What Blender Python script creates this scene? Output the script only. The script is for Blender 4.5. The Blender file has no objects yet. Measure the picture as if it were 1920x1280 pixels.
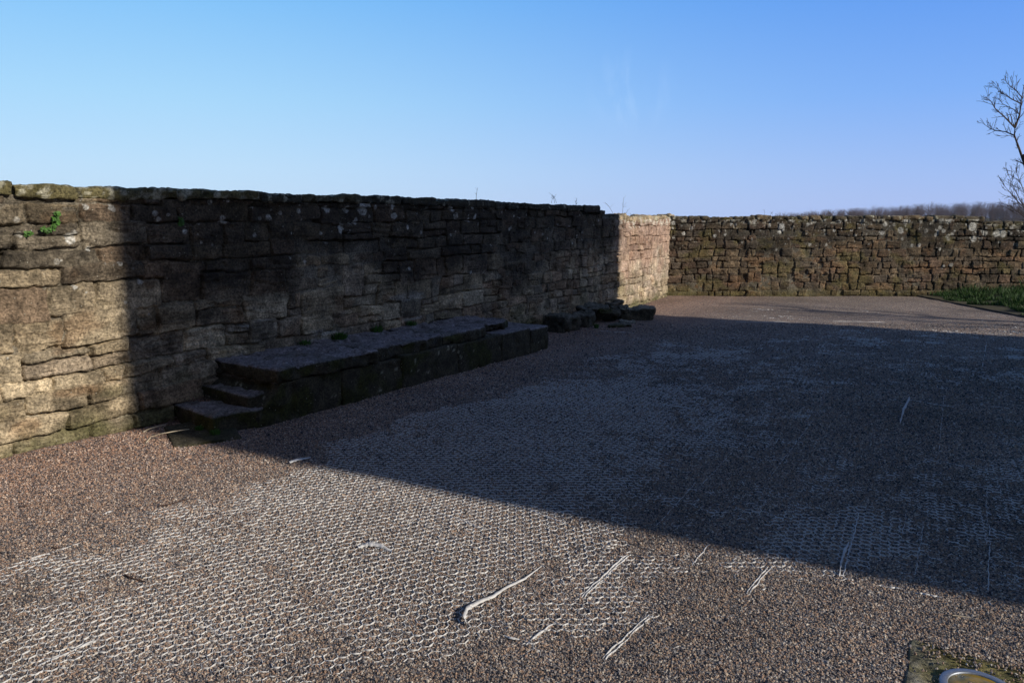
import bpy, math, random
import numpy as np
from mathutils import Vector, Matrix

# ------------------------------------------------------------------ camera, sky, sun, exposure
SC = bpy.context.scene
COL = SC.collection
FPX = 1400.0                      # focal length in pixels of the 1920 px wide photograph
TH = math.radians(9.5)            # camera looks down by this much
EYE = 1.65
cam_d = bpy.data.cameras.new("camera")
cam = bpy.data.objects.new("camera", cam_d)
COL.objects.link(cam)
cam_d.sensor_width = 36.0
cam_d.lens = FPX / 1920.0 * 36.0
cam_d.clip_start = 0.05
cam_d.clip_end = 6000.0
cam.location = (0, 0, EYE)
cam.rotation_euler = (math.pi / 2 - TH, 0, 0)
SC.camera = cam

SUN_EL = math.radians(27.0)
SUN_AZ = math.radians(117.4)      # clockwise from +Y (the viewing direction)
SX, SY = math.sin(SUN_AZ), math.cos(SUN_AZ)

world = bpy.data.worlds.new("World")
SC.world = world
world.use_nodes = True
wn = world.node_tree.nodes
wl = world.node_tree.links
wn.clear()
w_out = wn.new("ShaderNodeOutputWorld")
w_bg = wn.new("ShaderNodeBackground")
w_sky = wn.new("ShaderNodeTexSky")
w_sky.sky_type = 'NISHITA'
w_sky.sun_disc = False
w_sky.sun_elevation = SUN_EL
w_sky.sun_rotation = SUN_AZ
w_sky.altitude = 100.0
w_sky.air_density = 1.0
w_sky.dust_density = 0.6
w_sky.ozone_density = 2.2
w_bg.inputs['Strength'].default_value = 0.12
# a few faint wisps of cirrus, placed by direction
w_tc = wn.new("ShaderNodeTexCoord")
w_map = wn.new("ShaderNodeMapping"); w_map.inputs['Rotation'].default_value = (0, math.radians(12), 0)
w_map.inputs['Scale'].default_value = (16.0, 4.0, 5.0)
w_no = wn.new("ShaderNodeTexNoise"); w_no.inputs['Scale'].default_value = 1.6; w_no.inputs['Detail'].default_value = 9
w_no.inputs['Roughness'].default_value = 0.62; w_no.inputs['Distortion'].default_value = 0.6
w_rp = wn.new("ShaderNodeMapRange"); w_rp.inputs[1].default_value = 0.45; w_rp.inputs[2].default_value = 0.85
w_rp.inputs[3].default_value = 0.0; w_rp.inputs[4].default_value = 1.0
w_dist = wn.new("ShaderNodeVectorMath"); w_dist.operation = 'DISTANCE'
w_dist.inputs[1].default_value = Vector((0.152, 0.985, 0.155)).normalized()
w_dr = wn.new("ShaderNodeMapRange"); w_dr.inputs[1].default_value = 0.0; w_dr.inputs[2].default_value = 0.06
w_dr.inputs[3].default_value = 0.5; w_dr.inputs[4].default_value = 0.0
w_mul = wn.new("ShaderNodeMath"); w_mul.operation = 'MULTIPLY'
w_mix = wn.new("ShaderNodeMixRGB"); w_mix.blend_type = 'MIX'; w_mix.inputs[2].default_value = (6.0, 7.6, 9.6, 1)
wl.new(w_tc.outputs['Generated'], w_map.inputs[0]); wl.new(w_map.outputs[0], w_no.inputs['Vector'])
wl.new(w_no.outputs[0], w_rp.inputs[0])
wl.new(w_tc.outputs['Generated'], w_dist.inputs[0]); wl.new(w_dist.outputs['Value'], w_dr.inputs[0])
wl.new(w_rp.outputs[0], w_mul.inputs[0]); wl.new(w_dr.outputs[0], w_mul.inputs[1])
wl.new(w_mul.outputs[0], w_mix.inputs[0])
# clear spring air: blue right down to the horizon, deeper towards the right
w_sep = wn.new("ShaderNodeSeparateXYZ"); wl.new(w_tc.outputs['Generated'], w_sep.inputs[0])
def sky_ramp(stops):
    r = wn.new("ShaderNodeValToRGB"); e = r.color_ramp.elements
    e[0].position = stops[0][0]; e[0].color = stops[0][1] + (1,)
    e[1].position = stops[-1][0]; e[1].color = stops[-1][1] + (1,)
    for p, c in stops[1:-1]:
        x = e.new(p); x.color = c + (1,)
    wl.new(w_sep.outputs['Z'], r.inputs[0]); return r
w_ra = sky_ramp([(0.0, (.54, .74, 1.0)), (0.06, (.50, .74, 1.0)), (0.14, (.39, .70, 1.0)), (0.26, (.215, .56, 1.0)), (0.55, (.06, .16, .42)), (1.0, (.055, .11, .25))])
w_rb = sky_ramp([(0.0, (.40, .54, .97)), (0.06, (.32, .50, .96)), (0.14, (.20, .43, .98)), (0.26, (.10, .32, .93)), (0.55, (.035, .10, .36)), (1.0, (.055, .11, .25))])
w_lat = wn.new("ShaderNodeMapRange"); w_lat.inputs[1].default_value = -0.45; w_lat.inputs[2].default_value = 0.62; w_lat.interpolation_type = 'SMOOTHSTEP'
wl.new(w_sep.outputs['X'], w_lat.inputs[0])
w_g = wn.new("ShaderNodeMixRGB"); wl.new(w_lat.outputs[0], w_g.inputs[0]); wl.new(w_ra.outputs[0], w_g.inputs[1]); wl.new(w_rb.outputs[0], w_g.inputs[2])
# paler, whiter sky round the sun
w_sd = wn.new("ShaderNodeVectorMath"); w_sd.operation = 'DOT_PRODUCT'; wl.new(w_tc.outputs['Generated'], w_sd.inputs[0])
w_sd.inputs[1].default_value = (SX * math.cos(SUN_EL), SY * math.cos(SUN_EL), math.sin(SUN_EL))
w_sm = wn.new("ShaderNodeMapRange"); w_sm.inputs[1].default_value = 0.35; w_sm.inputs[2].default_value = 1.0; w_sm.interpolation_type = 'SMOOTHSTEP'
w_sm.inputs[4].default_value = 0.4
wl.new(w_sd.outputs['Value'], w_sm.inputs[0])
w_g2 = wn.new("ShaderNodeMixRGB"); w_g2.inputs[2].default_value = (0.66, 0.70, 0.76, 1); wl.new(w_sm.outputs[0], w_g2.inputs[0]); wl.new(w_g.outputs[0], w_g2.inputs[1])
w_g = w_g2
w_gs = wn.new("ShaderNodeVectorMath"); w_gs.operation = 'SCALE'; w_gs.inputs['Scale'].default_value = 1.0 / 0.12; wl.new(w_g.outputs[0], w_gs.inputs[0])
w_mx2 = wn.new("ShaderNodeMixRGB"); w_mx2.inputs[0].default_value = 0.88; wl.new(w_sky.outputs[0], w_mx2.inputs[1]); wl.new(w_gs.outputs[0], w_mx2.inputs[2])
wl.new(w_mx2.outputs[0], w_mix.inputs[1])
wl.new(w_mix.outputs[0], w_bg.inputs[0]); wl.new(w_bg.outputs[0], w_out.inputs[0])

sun_d = bpy.data.lights.new("sun", 'SUN')
sun_d.energy = 5.0
sun_d.angle = math.radians(0.53)
sun_d.color = (1.0, 0.90, 0.76)
sun = bpy.data.objects.new("sun", sun_d)
COL.objects.link(sun)
to_sun = Vector((SX * math.cos(SUN_EL), SY * math.cos(SUN_EL), math.sin(SUN_EL)))
sun.rotation_euler = to_sun.to_track_quat('Z', 'Y').to_euler()
sun.location = (20, -12, 15)

SC.view_settings.view_transform = 'Standard'
SC.view_settings.look = 'None'
SC.view_settings.gamma = 1.0
SC.view_settings.exposure = 0.0

# ------------------------------------------------------------------ pixel <-> world measuring
CT, ST = math.cos(TH), math.sin(TH)
def ray(x, y):
    u = (x - 960) / FPX; v = (640 - y) / FPX
    return u, CT + v * ST, -ST + v * CT
def gpt(x, y, z=0.0):
    u, F, U = ray(x, y)
    t = (z - EYE) / U
    return Vector((u * t, F * t, z))
def at(x, y, Y):
    u, F, U = ray(x, y)
    t = Y / F
    return Vector((u * t, Y, EYE + U * t))
def to_px(X, Y, Z):
    d = Y * CT - (Z - EYE) * ST
    up = Y * ST + (Z - EYE) * CT
    return 960 + FPX * X / d, 640 - FPX * up / d

# left wall axis
P0 = np.array((-2.99, 5.61)); DR = np.array((0.551, 0.8345)); NR = np.array((0.8345, -0.551))
def dev(s):
    s = np.asarray(s, float)
    return -0.30 * np.clip((s - 8.9) / 2.95, 0, 1.3) ** 1.2
def wpt(s, n=0.0, z=0.0):
    p = P0 + s * DR + n * NR
    return Vector((p[0], p[1], z))
def wall_px(x, y, n=0.0):
    u, F, U = ray(x, y)
    # n-coordinate of the ray point (u t, F t)
    a = u * NR[0] + F * NR[1]; b = -(P0[0] * NR[0] + P0[1] * NR[1])
    t = (n - b) / a
    X, Y = u * t, F * t
    s = (X - P0[0]) * DR[0] + (Y - P0[1]) * DR[1]
    return s, EYE + U * t
def sn(X, Y):
    return (X - P0[0]) * DR[0] + (Y - P0[1]) * DR[1], (X - P0[0]) * NR[0] + (Y - P0[1]) * NR[1]

# ------------------------------------------------------------------ noise
_pr = np.random.RandomState(7)
_PT = _pr.permutation(256).astype(np.int64); _PT = np.concatenate([_PT, _PT, _PT])
_PV = _pr.rand(256) * 2 - 1
def vnoise(x, y, z=0.0):
    x = np.asarray(x, float); y = np.asarray(y, float); z = np.asarray(z, float)
    x, y, z = np.broadcast_arrays(x, y, z)
    xi = np.floor(x).astype(np.int64); yi = np.floor(y).astype(np.int64); zi = np.floor(z).astype(np.int64)
    fx = x - xi; fy = y - yi; fz = z - zi
    fx = fx * fx * (3 - 2 * fx); fy = fy * fy * (3 - 2 * fy); fz = fz * fz * (3 - 2 * fz)
    def h(a, b, c):
        return _PV[_PT[_PT[_PT[a & 255] + (b & 255)] + (c & 255)]]
    r = 0
    c000 = h(xi, yi, zi); c100 = h(xi + 1, yi, zi); c010 = h(xi, yi + 1, zi); c110 = h(xi + 1, yi + 1, zi)
    a = (c000 * (1 - fx) + c100 * fx) * (1 - fy) + (c010 * (1 - fx) + c110 * fx) * fy
    if np.all(fz == 0): return a
    c001 = h(xi, yi, zi + 1); c101 = h(xi + 1, yi, zi + 1); c011 = h(xi, yi + 1, zi + 1); c111 = h(xi + 1, yi + 1, zi + 1)
    b = (c001 * (1 - fx) + c101 * fx) * (1 - fy) + (c011 * (1 - fx) + c111 * fx) * fy
    return a * (1 - fz) + b * fz
def fbm(x, y, z=0.0, o=4, g=0.5):
    r = 0; a = 1; t = 0
    for i in range(o):
        k = 2.03 ** i
        r = r + a * vnoise(np.asarray(x) * k + 17.3 * i, np.asarray(y) * k - 9.1 * i, np.asarray(z) * k + (3.7 * i if np.ndim(z) else 0))
        t += a; a *= g
    return r / t
def sst(a, b, x):
    t = np.clip((x - a) / (b - a), 0, 1)
    return t * t * (3 - 2 * t)

def ground_z(X, Y):
    X = np.asarray(X, float); Y = np.asarray(Y, float)
    s, n = sn(X, Y)
    z = 0.012 * fbm(X * 0.8, Y * 0.8, 0.0, 3) + 0.006 * fbm(X * 4, Y * 4, 0.0, 2)
    z = z + 0.03 * np.exp(-np.clip(n, 0, 9) ** 2 / 0.5) * sst(0.4, -0.8, s)
    z = z - 0.0035 * sst(-0.1, 0.1, n) * 0
    q0 = X - 1.573; q1 = Y - 2.72
    sa_ = -(q0 * .515 + q1 * .857); sb_ = q0 * .857 - q1 * .515
    ms = sst(-0.02, 0.05, sa_) * sst(-0.02, 0.05, sb_)
    z = z * (1 - ms) - 0.012 * ms
    # shallow ruts in the lit gravel beyond the shade
    z = z + 0.010 * fbm(X * 0.35 + 3, Y * 2.4, 0.0, 2) * sst(9.5, 12.0, Y) * sst(5.0, 2.0, np.abs(X - 6))
    return z

# ------------------------------------------------------------------ mesh helpers
def np_mesh(name, V, Fc, mats, colors=None, smooth=True, parent=None):
    V = np.ascontiguousarray(V, dtype=np.float32)
    Fc = np.ascontiguousarray(Fc, dtype=np.int32)
    me = bpy.data.meshes.new(name)
    k = Fc.shape[1]
    me.vertices.add(len(V)); me.vertices.foreach_set('co', V.ravel())
    me.loops.add(Fc.size); me.loops.foreach_set('vertex_index', Fc.ravel())
    me.polygons.add(len(Fc))
    me.polygons.foreach_set('loop_start', np.arange(len(Fc), dtype=np.int32) * k)
    me.polygons.foreach_set('loop_total', np.full(len(Fc), k, dtype=np.int32))
    me.update(calc_edges=True)
    if smooth: me.polygons.foreach_set('use_smooth', np.ones(len(Fc), dtype=bool))
    if colors is not None:
        ca = me.color_attributes.new('Col', 'FLOAT_COLOR', 'POINT')
        c4 = np.ones((len(V), 4), dtype=np.float32); c4[:, :3] = colors
        ca.data.foreach_set('color', c4.ravel())
    me.materials.append(mats)
    o = bpy.data.objects.new(name, me)
    COL.objects.link(o)
    if parent is not None: o.parent = parent
    return o
class MB:
    def __init__(s): s.v = []; s.f = []; s.c = []; s.n = 0
    def add(s, V, F, C=None):
        V = np.asarray(V, float); F = np.asarray(F, int)
        s.v.append(V); s.f.append(F + s.n); s.n += len(V)
        if C is None: C = np.full((len(V), 3), 0.5)
        C = np.asarray(C, float)
        if C.ndim == 1: C = np.tile(C, (len(V), 1))
        s.c.append(C)
    def build(s, name, mat, parent=None, smooth=True):
        V = np.concatenate(s.v); C = np.concatenate(s.c)
        if parent is not None: V = V - np.array(parent.location)
        k = {f.shape[1] for f in s.f}
        fs = [f if f.shape[1] == 4 else np.concatenate([f, f[:, 2:3]], 1) for f in s.f] if len(k) > 1 else s.f
        if len(k) > 1:
            # split quads into triangles so every face has the same size
            out = []
            for f in s.f:
                if f.shape[1] == 3: out.append(f)
                else: out.append(f[:, [0, 1, 2]]); out.append(f[:, [0, 2, 3]])
            fs = out
        return np_mesh(name, V, np.concatenate(fs), mat, C, smooth, parent)
def tag(o, label=None, cat=None, group=None, kind=None):
    if label: o['label'] = label
    if cat: o['category'] = cat
    if group: o['group'] = group
    if kind: o['kind'] = kind
    return o
def empty(name, loc, label=None, cat=None, group=None):
    o = bpy.data.objects.new(name, None); COL.objects.link(o)
    o.location = loc; o.empty_display_size = 0.2
    return tag(o, label, cat, group)
def grid_faces(nu, nv):
    i = np.arange(nu - 1)[:, None] * nv + np.arange(nv - 1)[None, :]
    i = i.ravel()
    return np.stack([i, i + nv, i + nv + 1, i + 1], 1)

_cube_cache = {}
def cube_grid(na, nb, nc):
    """closed box surface of na x nb x nc cells in [-1,1]^3 with shared vertices"""
    key = (na, nb, nc)
    if key in _cube_cache: return _cube_cache[key]
    idx = {}; V = []; F = []
    def vid(i, j, k):
        t = (i, j, k)
        if t not in idx:
            idx[t] = len(V); V.append((2 * i / na - 1, 2 * j / nb - 1, 2 * k / nc - 1))
        return idx[t]
    for i in range(na):
        for j in range(nb):
            F.append((vid(i, j, nc), vid(i + 1, j, nc), vid(i + 1, j + 1, nc), vid(i, j + 1, nc)))
            F.append((vid(i, j, 0), vid(i, j + 1, 0), vid(i + 1, j + 1, 0), vid(i + 1, j, 0)))
    for i in range(na):
        for k in range(nc):
            F.append((vid(i, 0, k), vid(i + 1, 0, k), vid(i + 1, 0, k + 1), vid(i, 0, k + 1)))
            F.append((vid(i, nb, k), vid(i, nb, k + 1), vid(i + 1, nb, k + 1), vid(i + 1, nb, k)))
    for j in range(nb):
        for k in range(nc):
            F.append((vid(0, j, k), vid(0, j, k + 1), vid(0, j + 1, k + 1), vid(0, j + 1, k)))
            F.append((vid(na, j, k), vid(na, j + 1, k), vid(na, j + 1, k + 1), vid(na, j, k + 1)))
    _cube_cache[key] = (np.array(V), np.array(F))
    return _cube_cache[key]

def stone(mb, c, L, W, H, rz=0.0, seed=0, res=0.03, r=0.02, rough=0.012, tint=(0.2, 0.17, 0.13), top=None, tilt=(0, 0),
          shape=None, moss=0.0, lich=0.0, big=1.0):
    """rough stone block: rounded box displaced by noise. c = centre, L/W/H full sizes, rz = heading of L"""
    na = max(3, int(L / res)); nb = max(3, int(W / res)); nc = max(3, int(H / res))
    U, F = cube_grid(na, nb, nc)
    hd = np.array((L, W, H)) / 2
    P = U * hd
    r = min(r, hd.min() * 0.9)
    core = np.clip(P, -(hd - r), hd - r)
    off = P - core
    ln = np.linalg.norm(off, axis=1, keepdims=True)
    N = off / np.maximum(ln, 1e-9)
    face = np.where(np.abs(U) > 0.999, np.sign(U), 0)
    fn = face / np.maximum(np.linalg.norm(face, axis=1, keepdims=True), 1e-9)
    N = np.where(ln > 1e-6, N, fn)
    P = core + N * np.where(ln > 1e-6, r, 0) + np.where(ln > 1e-6, 0, 0)
    P = np.where(ln > 1e-6, P, U * hd)
    if shape is not None: P = shape(P, hd)
    q = P + seed * 7.31
    d = rough * (fbm(q[:, 0] * 5 * big, q[:, 1] * 5 * big, q[:, 2] * 5 * big, 3) + 0.5 * fbm(q[:, 0] * 22, q[:, 1] * 22, q[:, 2] * 22, 2))
    # occasional chips
    ch = fbm(q[:, 0] * 9 + 4, q[:, 1] * 9, q[:, 2] * 9, 2)
    d = d - rough * 1.3 * sst(0.25, 0.6, ch)
    P = P + N * d[:, None]
    nz = N[:, 2]
    tx, ty = tilt
    R = Matrix.Rotation(rz, 3, 'Z') @ Matrix.Rotation(ty, 3, 'Y') @ Matrix.Rotation(tx, 3, 'X')
    R = np.array(R)
    Q = P @ R.T + np.array(c)
    base = np.array(tint)
    C = np.tile(base, (len(P), 1)) * (1 + 0.22 * fbm(q[:, 0] * 7, q[:, 1] * 7, q[:, 2] * 7 + 5, 3))[:, None]
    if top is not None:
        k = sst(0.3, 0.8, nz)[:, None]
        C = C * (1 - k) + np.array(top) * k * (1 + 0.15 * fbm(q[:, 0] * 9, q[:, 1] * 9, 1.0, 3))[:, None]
    if moss:
        k = sst(0.05, 0.35, fbm(q[:, 0] * 4 + 9, q[:, 1] * 4, q[:, 2] * 4, 3) + moss - 0.3)[:, None] * (1 - 0.6 * sst(0.3, 0.8, nz))[:, None]
        C = C * (1 - k) + np.array((0.040, 0.040, 0.011)) * k
    if lich:
        k = 0.85 * sst(0.50, 0.62, fbm(q[:, 0] * 19 + 2, q[:, 1] * 19, q[:, 2] * 19, 3) + lich)[:, None]
        C = C * (1 - k) + np.array((0.36, 0.35, 0.27)) * k
    mb.add(Q, F, C)

def tube(mb, pts, rad, sides=5, col=(0.1, 0.08, 0.06), cap=True):
    pts = [Vector(p) for p in pts]
    n = len(pts)
    V = []; up = Vector((0.13, 0.31, 0.94))
    for i, p in enumerate(pts):
        t = (pts[min(i + 1, n - 1)] - pts[max(i - 1, 0)]).normalized()
        a = t.cross(up)
        if a.length < 1e-3: a = t.cross(Vector((1, 0, 0)))
        a.normalize(); b = t.cross(a)
        for k in range(sides):
            an = 2 * math.pi * k / sides
            V.append(p + (a * math.cos(an) + b * math.sin(an)) * rad[i])
    F = []
    for i in range(n - 1):
        for k in range(sides):
            k2 = (k + 1) % sides
            F.append((i * sides + k, i * sides + k2, (i + 1) * sides + k2, (i + 1) * sides + k))
    mb.add([tuple(v) for v in V], F, col)

# ------------------------------------------------------------------ materials
def new_mat(name):
    m = bpy.data.materials.new(name); m.use_nodes = True
    nt = m.node_tree; nt.nodes.clear()
    out = nt.nodes.new('ShaderNodeOutputMaterial'); b = nt.nodes.new('ShaderNodeBsdfPrincipled')
    nt.links.new(b.outputs[0], out.inputs[0])
    return m, nt, b
def nnode(nt, kind, **kw):
    n = nt.nodes.new(kind)
    for k, v in kw.items():
        if k in n.inputs: n.inputs[k].default_value = v
        else: setattr(n, k, v)
    return n
def stone_mat(name, bump=0.6, fine=1.0, rough=0.92, layer=True):
    m, nt, b = new_mat(name); L = nt.links.new
    tc = nnode(nt, 'ShaderNodeTexCoord')
    at_ = nnode(nt, 'ShaderNodeAttribute', attribute_name='Col')
    n1 = nnode(nt, 'ShaderNodeTexNoise', Scale=55.0 * fine, Detail=8.0, Roughness=0.7)
    n2 = nnode(nt, 'ShaderNodeTexNoise', Scale=9.0 * fine, Detail=6.0, Roughness=0.65)
    L(tc.outputs['Object'], n1.inputs['Vector']); L(tc.outputs['Object'], n2.inputs['Vector'])
    r1 = nnode(nt, 'ShaderNodeMapRange'); r1.inputs[1].default_value = 0.36; r1.inputs[2].default_value = 0.64
    r1.inputs[3].default_value = 0.38; r1.inputs[4].default_value = 1.62
    L(n1.outputs[0], r1.inputs[0])
    r2 = nnode(nt, 'ShaderNodeMapRange'); r2.inputs[1].default_value = 0.35; r2.inputs[2].default_value = 0.65
    r2.inputs[3].default_value = 0.62; r2.inputs[4].default_value = 1.38
    L(n2.outputs[0], r2.inputs[0])
    mm = nnode(nt, 'ShaderNodeMath', operation='MULTIPLY'); L(r1.outputs[0], mm.inputs[0]); L(r2.outputs[0], mm.inputs[1])
    mx = nnode(nt, 'ShaderNodeVectorMath', operation='SCALE'); L(at_.outputs['Color'], mx.inputs[0]); L(mm.outputs[0], mx.inputs['Scale'])
    # tiny pale specks (lichen flecks and quartz)
    vo = nnode(nt, 'ShaderNodeTexVoronoi', Scale=38.0 * fine); L(tc.outputs['Object'], vo.inputs['Vector'])
    rs = nnode(nt, 'ShaderNodeMapRange'); rs.inputs[1].default_value = 0.10; rs.inputs[2].default_value = 0.16; rs.inputs[3].default_value = 1.0; rs.inputs[4].default_value = 0.0
    L(vo.outputs['Distance'], rs.inputs[0])
    sp = nnode(nt, 'ShaderNodeSeparateColor'); L(vo.outputs['Color'], sp.inputs[0])
    g = nnode(nt, 'ShaderNodeMath', operation='GREATER_THAN'); g.inputs[1].default_value = 0.84; L(sp.outputs[0], g.inputs[0])
    m2 = nnode(nt, 'ShaderNodeMath', operation='MULTIPLY'); L(rs.outputs[0], m2.inputs[0]); L(g.outputs[0], m2.inputs[1])
    mix = nnode(nt, 'ShaderNodeMixRGB'); mix.inputs[2].default_value = (0.42, 0.40, 0.33, 1)
    L(m2.outputs[0], mix.inputs[0]); L(mx.outputs[0], mix.inputs[1])
    L(mix.outputs[0], b.inputs['Base Color'])
    b.inputs['Roughness'].default_value = rough
    b.inputs['Specular IOR Level'].default_value = 0.25
    bp = nnode(nt, 'ShaderNodeBump', Strength=bump, Distance=0.022)
    ad = nnode(nt, 'ShaderNodeMath', operation='ADD'); L(n1.outputs[0], ad.inputs[0])
    if layer:
        mp = nnode(nt, 'ShaderNodeMapping'); mp.inputs['Scale'].default_value = (3, 3, 26)
        n3 = nnode(nt, 'ShaderNodeTexNoise', Scale=2.0, Detail=7.0, Roughness=0.65, Distortion=0.4)
        L(tc.outputs['Object'], mp.inputs[0]); L(mp.outputs[0], n3.inputs['Vector']); L(n3.outputs[0], ad.inputs[1])
    else:
        L(n2.outputs[0], ad.inputs[1])
    L(ad.outputs[0], bp.inputs['Height']); L(bp.outputs[0], b.inputs['Normal'])
    return m
def simple_mat(name, col, rough=0.8, var=0.25, scale=40, spec=0.3, metallic=0.0, bump=0.0, trans=0.0):
    m, nt, b = new_mat(name); L = nt.links.new
    tc = nnode(nt, 'ShaderNodeTexCoord'); n = nnode(nt, 'ShaderNodeTexNoise', Scale=float(scale), Detail=5.0)
    L(tc.outputs['Object'], n.inputs['Vector'])
    r = nnode(nt, 'ShaderNodeMapRange'); r.inputs[1].default_value = 0.3; r.inputs[2].default_value = 0.7
    r.inputs[3].default_value = 1 - var; r.inputs[4].default_value = 1 + var
    L(n.outputs[0], r.inputs[0])
    s = nnode(nt, 'ShaderNodeVectorMath', operation='SCALE'); s.inputs[0].default_value = col; L(r.outputs[0], s.inputs['Scale'])
    L(s.outputs[0], b.inputs['Base Color'])
    b.inputs['Roughness'].default_value = rough; b.inputs['Specular IOR Level'].default_value = spec; b.inputs['Metallic'].default_value = metallic
    if bump:
        bp = nnode(nt, 'ShaderNodeBump', Strength=bump, Distance=0.01); L(n.outputs[0], bp.inputs['Height']); L(bp.outputs[0], b.inputs['Normal'])
    return m
def leaf_mat(name, col, var=0.35, trans=0.25):
    m, nt, b = new_mat(name); L = nt.links.new
    gi = nnode(nt, 'ShaderNodeNewGeometry')
    r = nnode(nt, 'ShaderNodeMapRange'); r.inputs[3].default_value = 1 - var; r.inputs[4].default_value = 1 + var
    L(gi.outputs['Random Per Island'], r.inputs[0])
    s = nnode(nt, 'ShaderNodeVectorMath', operation='SCALE'); s.inputs[0].default_value = col; L(r.outputs[0], s.inputs['Scale'])
    L(s.outputs[0], b.inputs['Base Color']); b.inputs['Roughness'].default_value = 0.6
    b.inputs['Specular IOR Level'].default_value = 0.3
    return m
M_WALL = stone_mat('weathered_sandstone', 0.9)
M_FARW = stone_mat('weathered_sandstone_far', 0.9, 0.7)
M_BLOCK = stone_mat('damp_mossy_stone', 0.8, 1.0, 0.9, False)
M_TWIG = simple_mat('twig_bark', (0.055, 0.040, 0.034), 0.85)
M_PALE = simple_mat('pale_dry_stem', (0.42, 0.36, 0.27), 0.8)
M_DARKT = simple_mat('dark_red_twig', (0.05, 0.028, 0.022), 0.8)
M_PLAST = simple_mat('white_plastic', (0.50, 0.50, 0.50), 0.55, 0.18, 30, 0.4)
M_STEEL = simple_mat('brushed_steel', (0.26, 0.29, 0.34), 0.5, 0.12, 90, 0.5, 0.75)
M_LEAF = leaf_mat('small_green_leaves', (0.05, 0.13, 0.02))
M_GRASS = leaf_mat('grass_blades', (0.030, 0.078, 0.012), 0.6)
M_MOSS = leaf_mat('moss_tufts', (0.045, 0.085, 0.012), 0.4)
M_DRY = leaf_mat('dry_leaves', (0.15, 0.085, 0.06), 0.5)
M_BRUSH = leaf_mat('far_twigs', (0.17, 0.125, 0.135), 0.4)
M_WOODB = simple_mat('old_board', (0.05, 0.042, 0.034), 0.85, 0.3, 20)

# gravel colours: shared palette for loose stones and the sheet beneath
PAL = [(0.0, (0.040, 0.040, 0.047)), (0.17, (0.100, 0.094, 0.098)), (0.34, (0.20, 0.150, 0.118)), (0.52, (0.28, 0.190, 0.138)),
       (0.66, (0.205, 0.190, 0.188)), (0.80, (0.36, 0.285, 0.220)), (0.92, (0.46, 0.42, 0.37))]
def palette(nt, scale=1.0):
    r = nt.nodes.new('ShaderNodeValToRGB'); r.color_ramp.interpolation = 'CONSTANT'
    e = r.color_ramp.elements
    e[0].position = PAL[0][0]; e[0].color = tuple(c * scale for c in PAL[0][1]) + (1,)
    e[1].position = PAL[1][0]; e[1].color = tuple(c * scale for c in PAL[1][1]) + (1,)
    for p, c in PAL[2:]:
        x = e.new(p); x.color = tuple(k * scale for k in c) + (1,)
    return r
def pebble_mat():
    m, nt, b = new_mat('gravel_stones'); L = nt.links.new
    oi = nnode(nt, 'ShaderNodeObjectInfo'); ramp = palette(nt)
    L(oi.outputs['Random'], ramp.inputs[0])
    tc = nnode(nt, 'ShaderNodeTexCoord'); n = nnode(nt, 'ShaderNodeTexNoise', Scale=1.4, Detail=4.0)
    L(tc.outputs['Object'], n.inputs['Vector'])
    # broad tone: redder and paler towards the wall foot, set by place on the ground
    ge = nnode(nt, 'ShaderNodeNewGeometry'); nb = nnode(nt, 'ShaderNodeTexNoise', Scale=0.9, Detail=5.0); L(ge.outputs['Position'], nb.inputs['Vector'])
    r = nnode(nt, 'ShaderNodeMapRange'); r.inputs[1].default_value = 0.3; r.inputs[2].default_value = 0.7; r.inputs[3].default_value = 0.8; r.inputs[4].default_value = 1.22
    L(nb.outputs[0], r.inputs[0])
    dp = nnode(nt, 'ShaderNodeVectorMath', operation='DOT_PRODUCT'); dp.inputs[1].default_value = (NR[0], NR[1], 0); L(ge.outputs['Position'], dp.inputs[0])
    off = -(P0[0] * NR[0] + P0[1] * NR[1])
    rr = nnode(nt, 'ShaderNodeMapRange'); rr.inputs[1].default_value = 0.3 - off; rr.inputs[2].default_value = 2.0 - off; rr.inputs[3].default_value = 1.0; rr.inputs[4].default_value = 0.0
    L(dp.outputs['Value'], rr.inputs[0])
    tint = nnode(nt, 'ShaderNodeMixRGB'); tint.inputs[1].default_value = (1, 1, 1, 1); tint.inputs[2].default_value = (1.22, 1.05, 0.98, 1); L(rr.outputs[0], tint.inputs[0])
    mu = nnode(nt, 'ShaderNodeVectorMath', operation='MULTIPLY'); L(ramp.outputs[0], mu.inputs[0]); L(tint.outputs[0], mu.inputs[1])
    s = nnode(nt, 'ShaderNodeVectorMath', operation='SCALE'); L(mu.outputs[0], s.inputs[0]); L(r.outputs[0], s.inputs['Scale'])
    L(s.outputs[0], b.inputs['Base Color']); b.inputs['Roughness'].default_value = 0.72; b.inputs['Specular IOR Level'].default_value = 0.35
    return m
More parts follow.
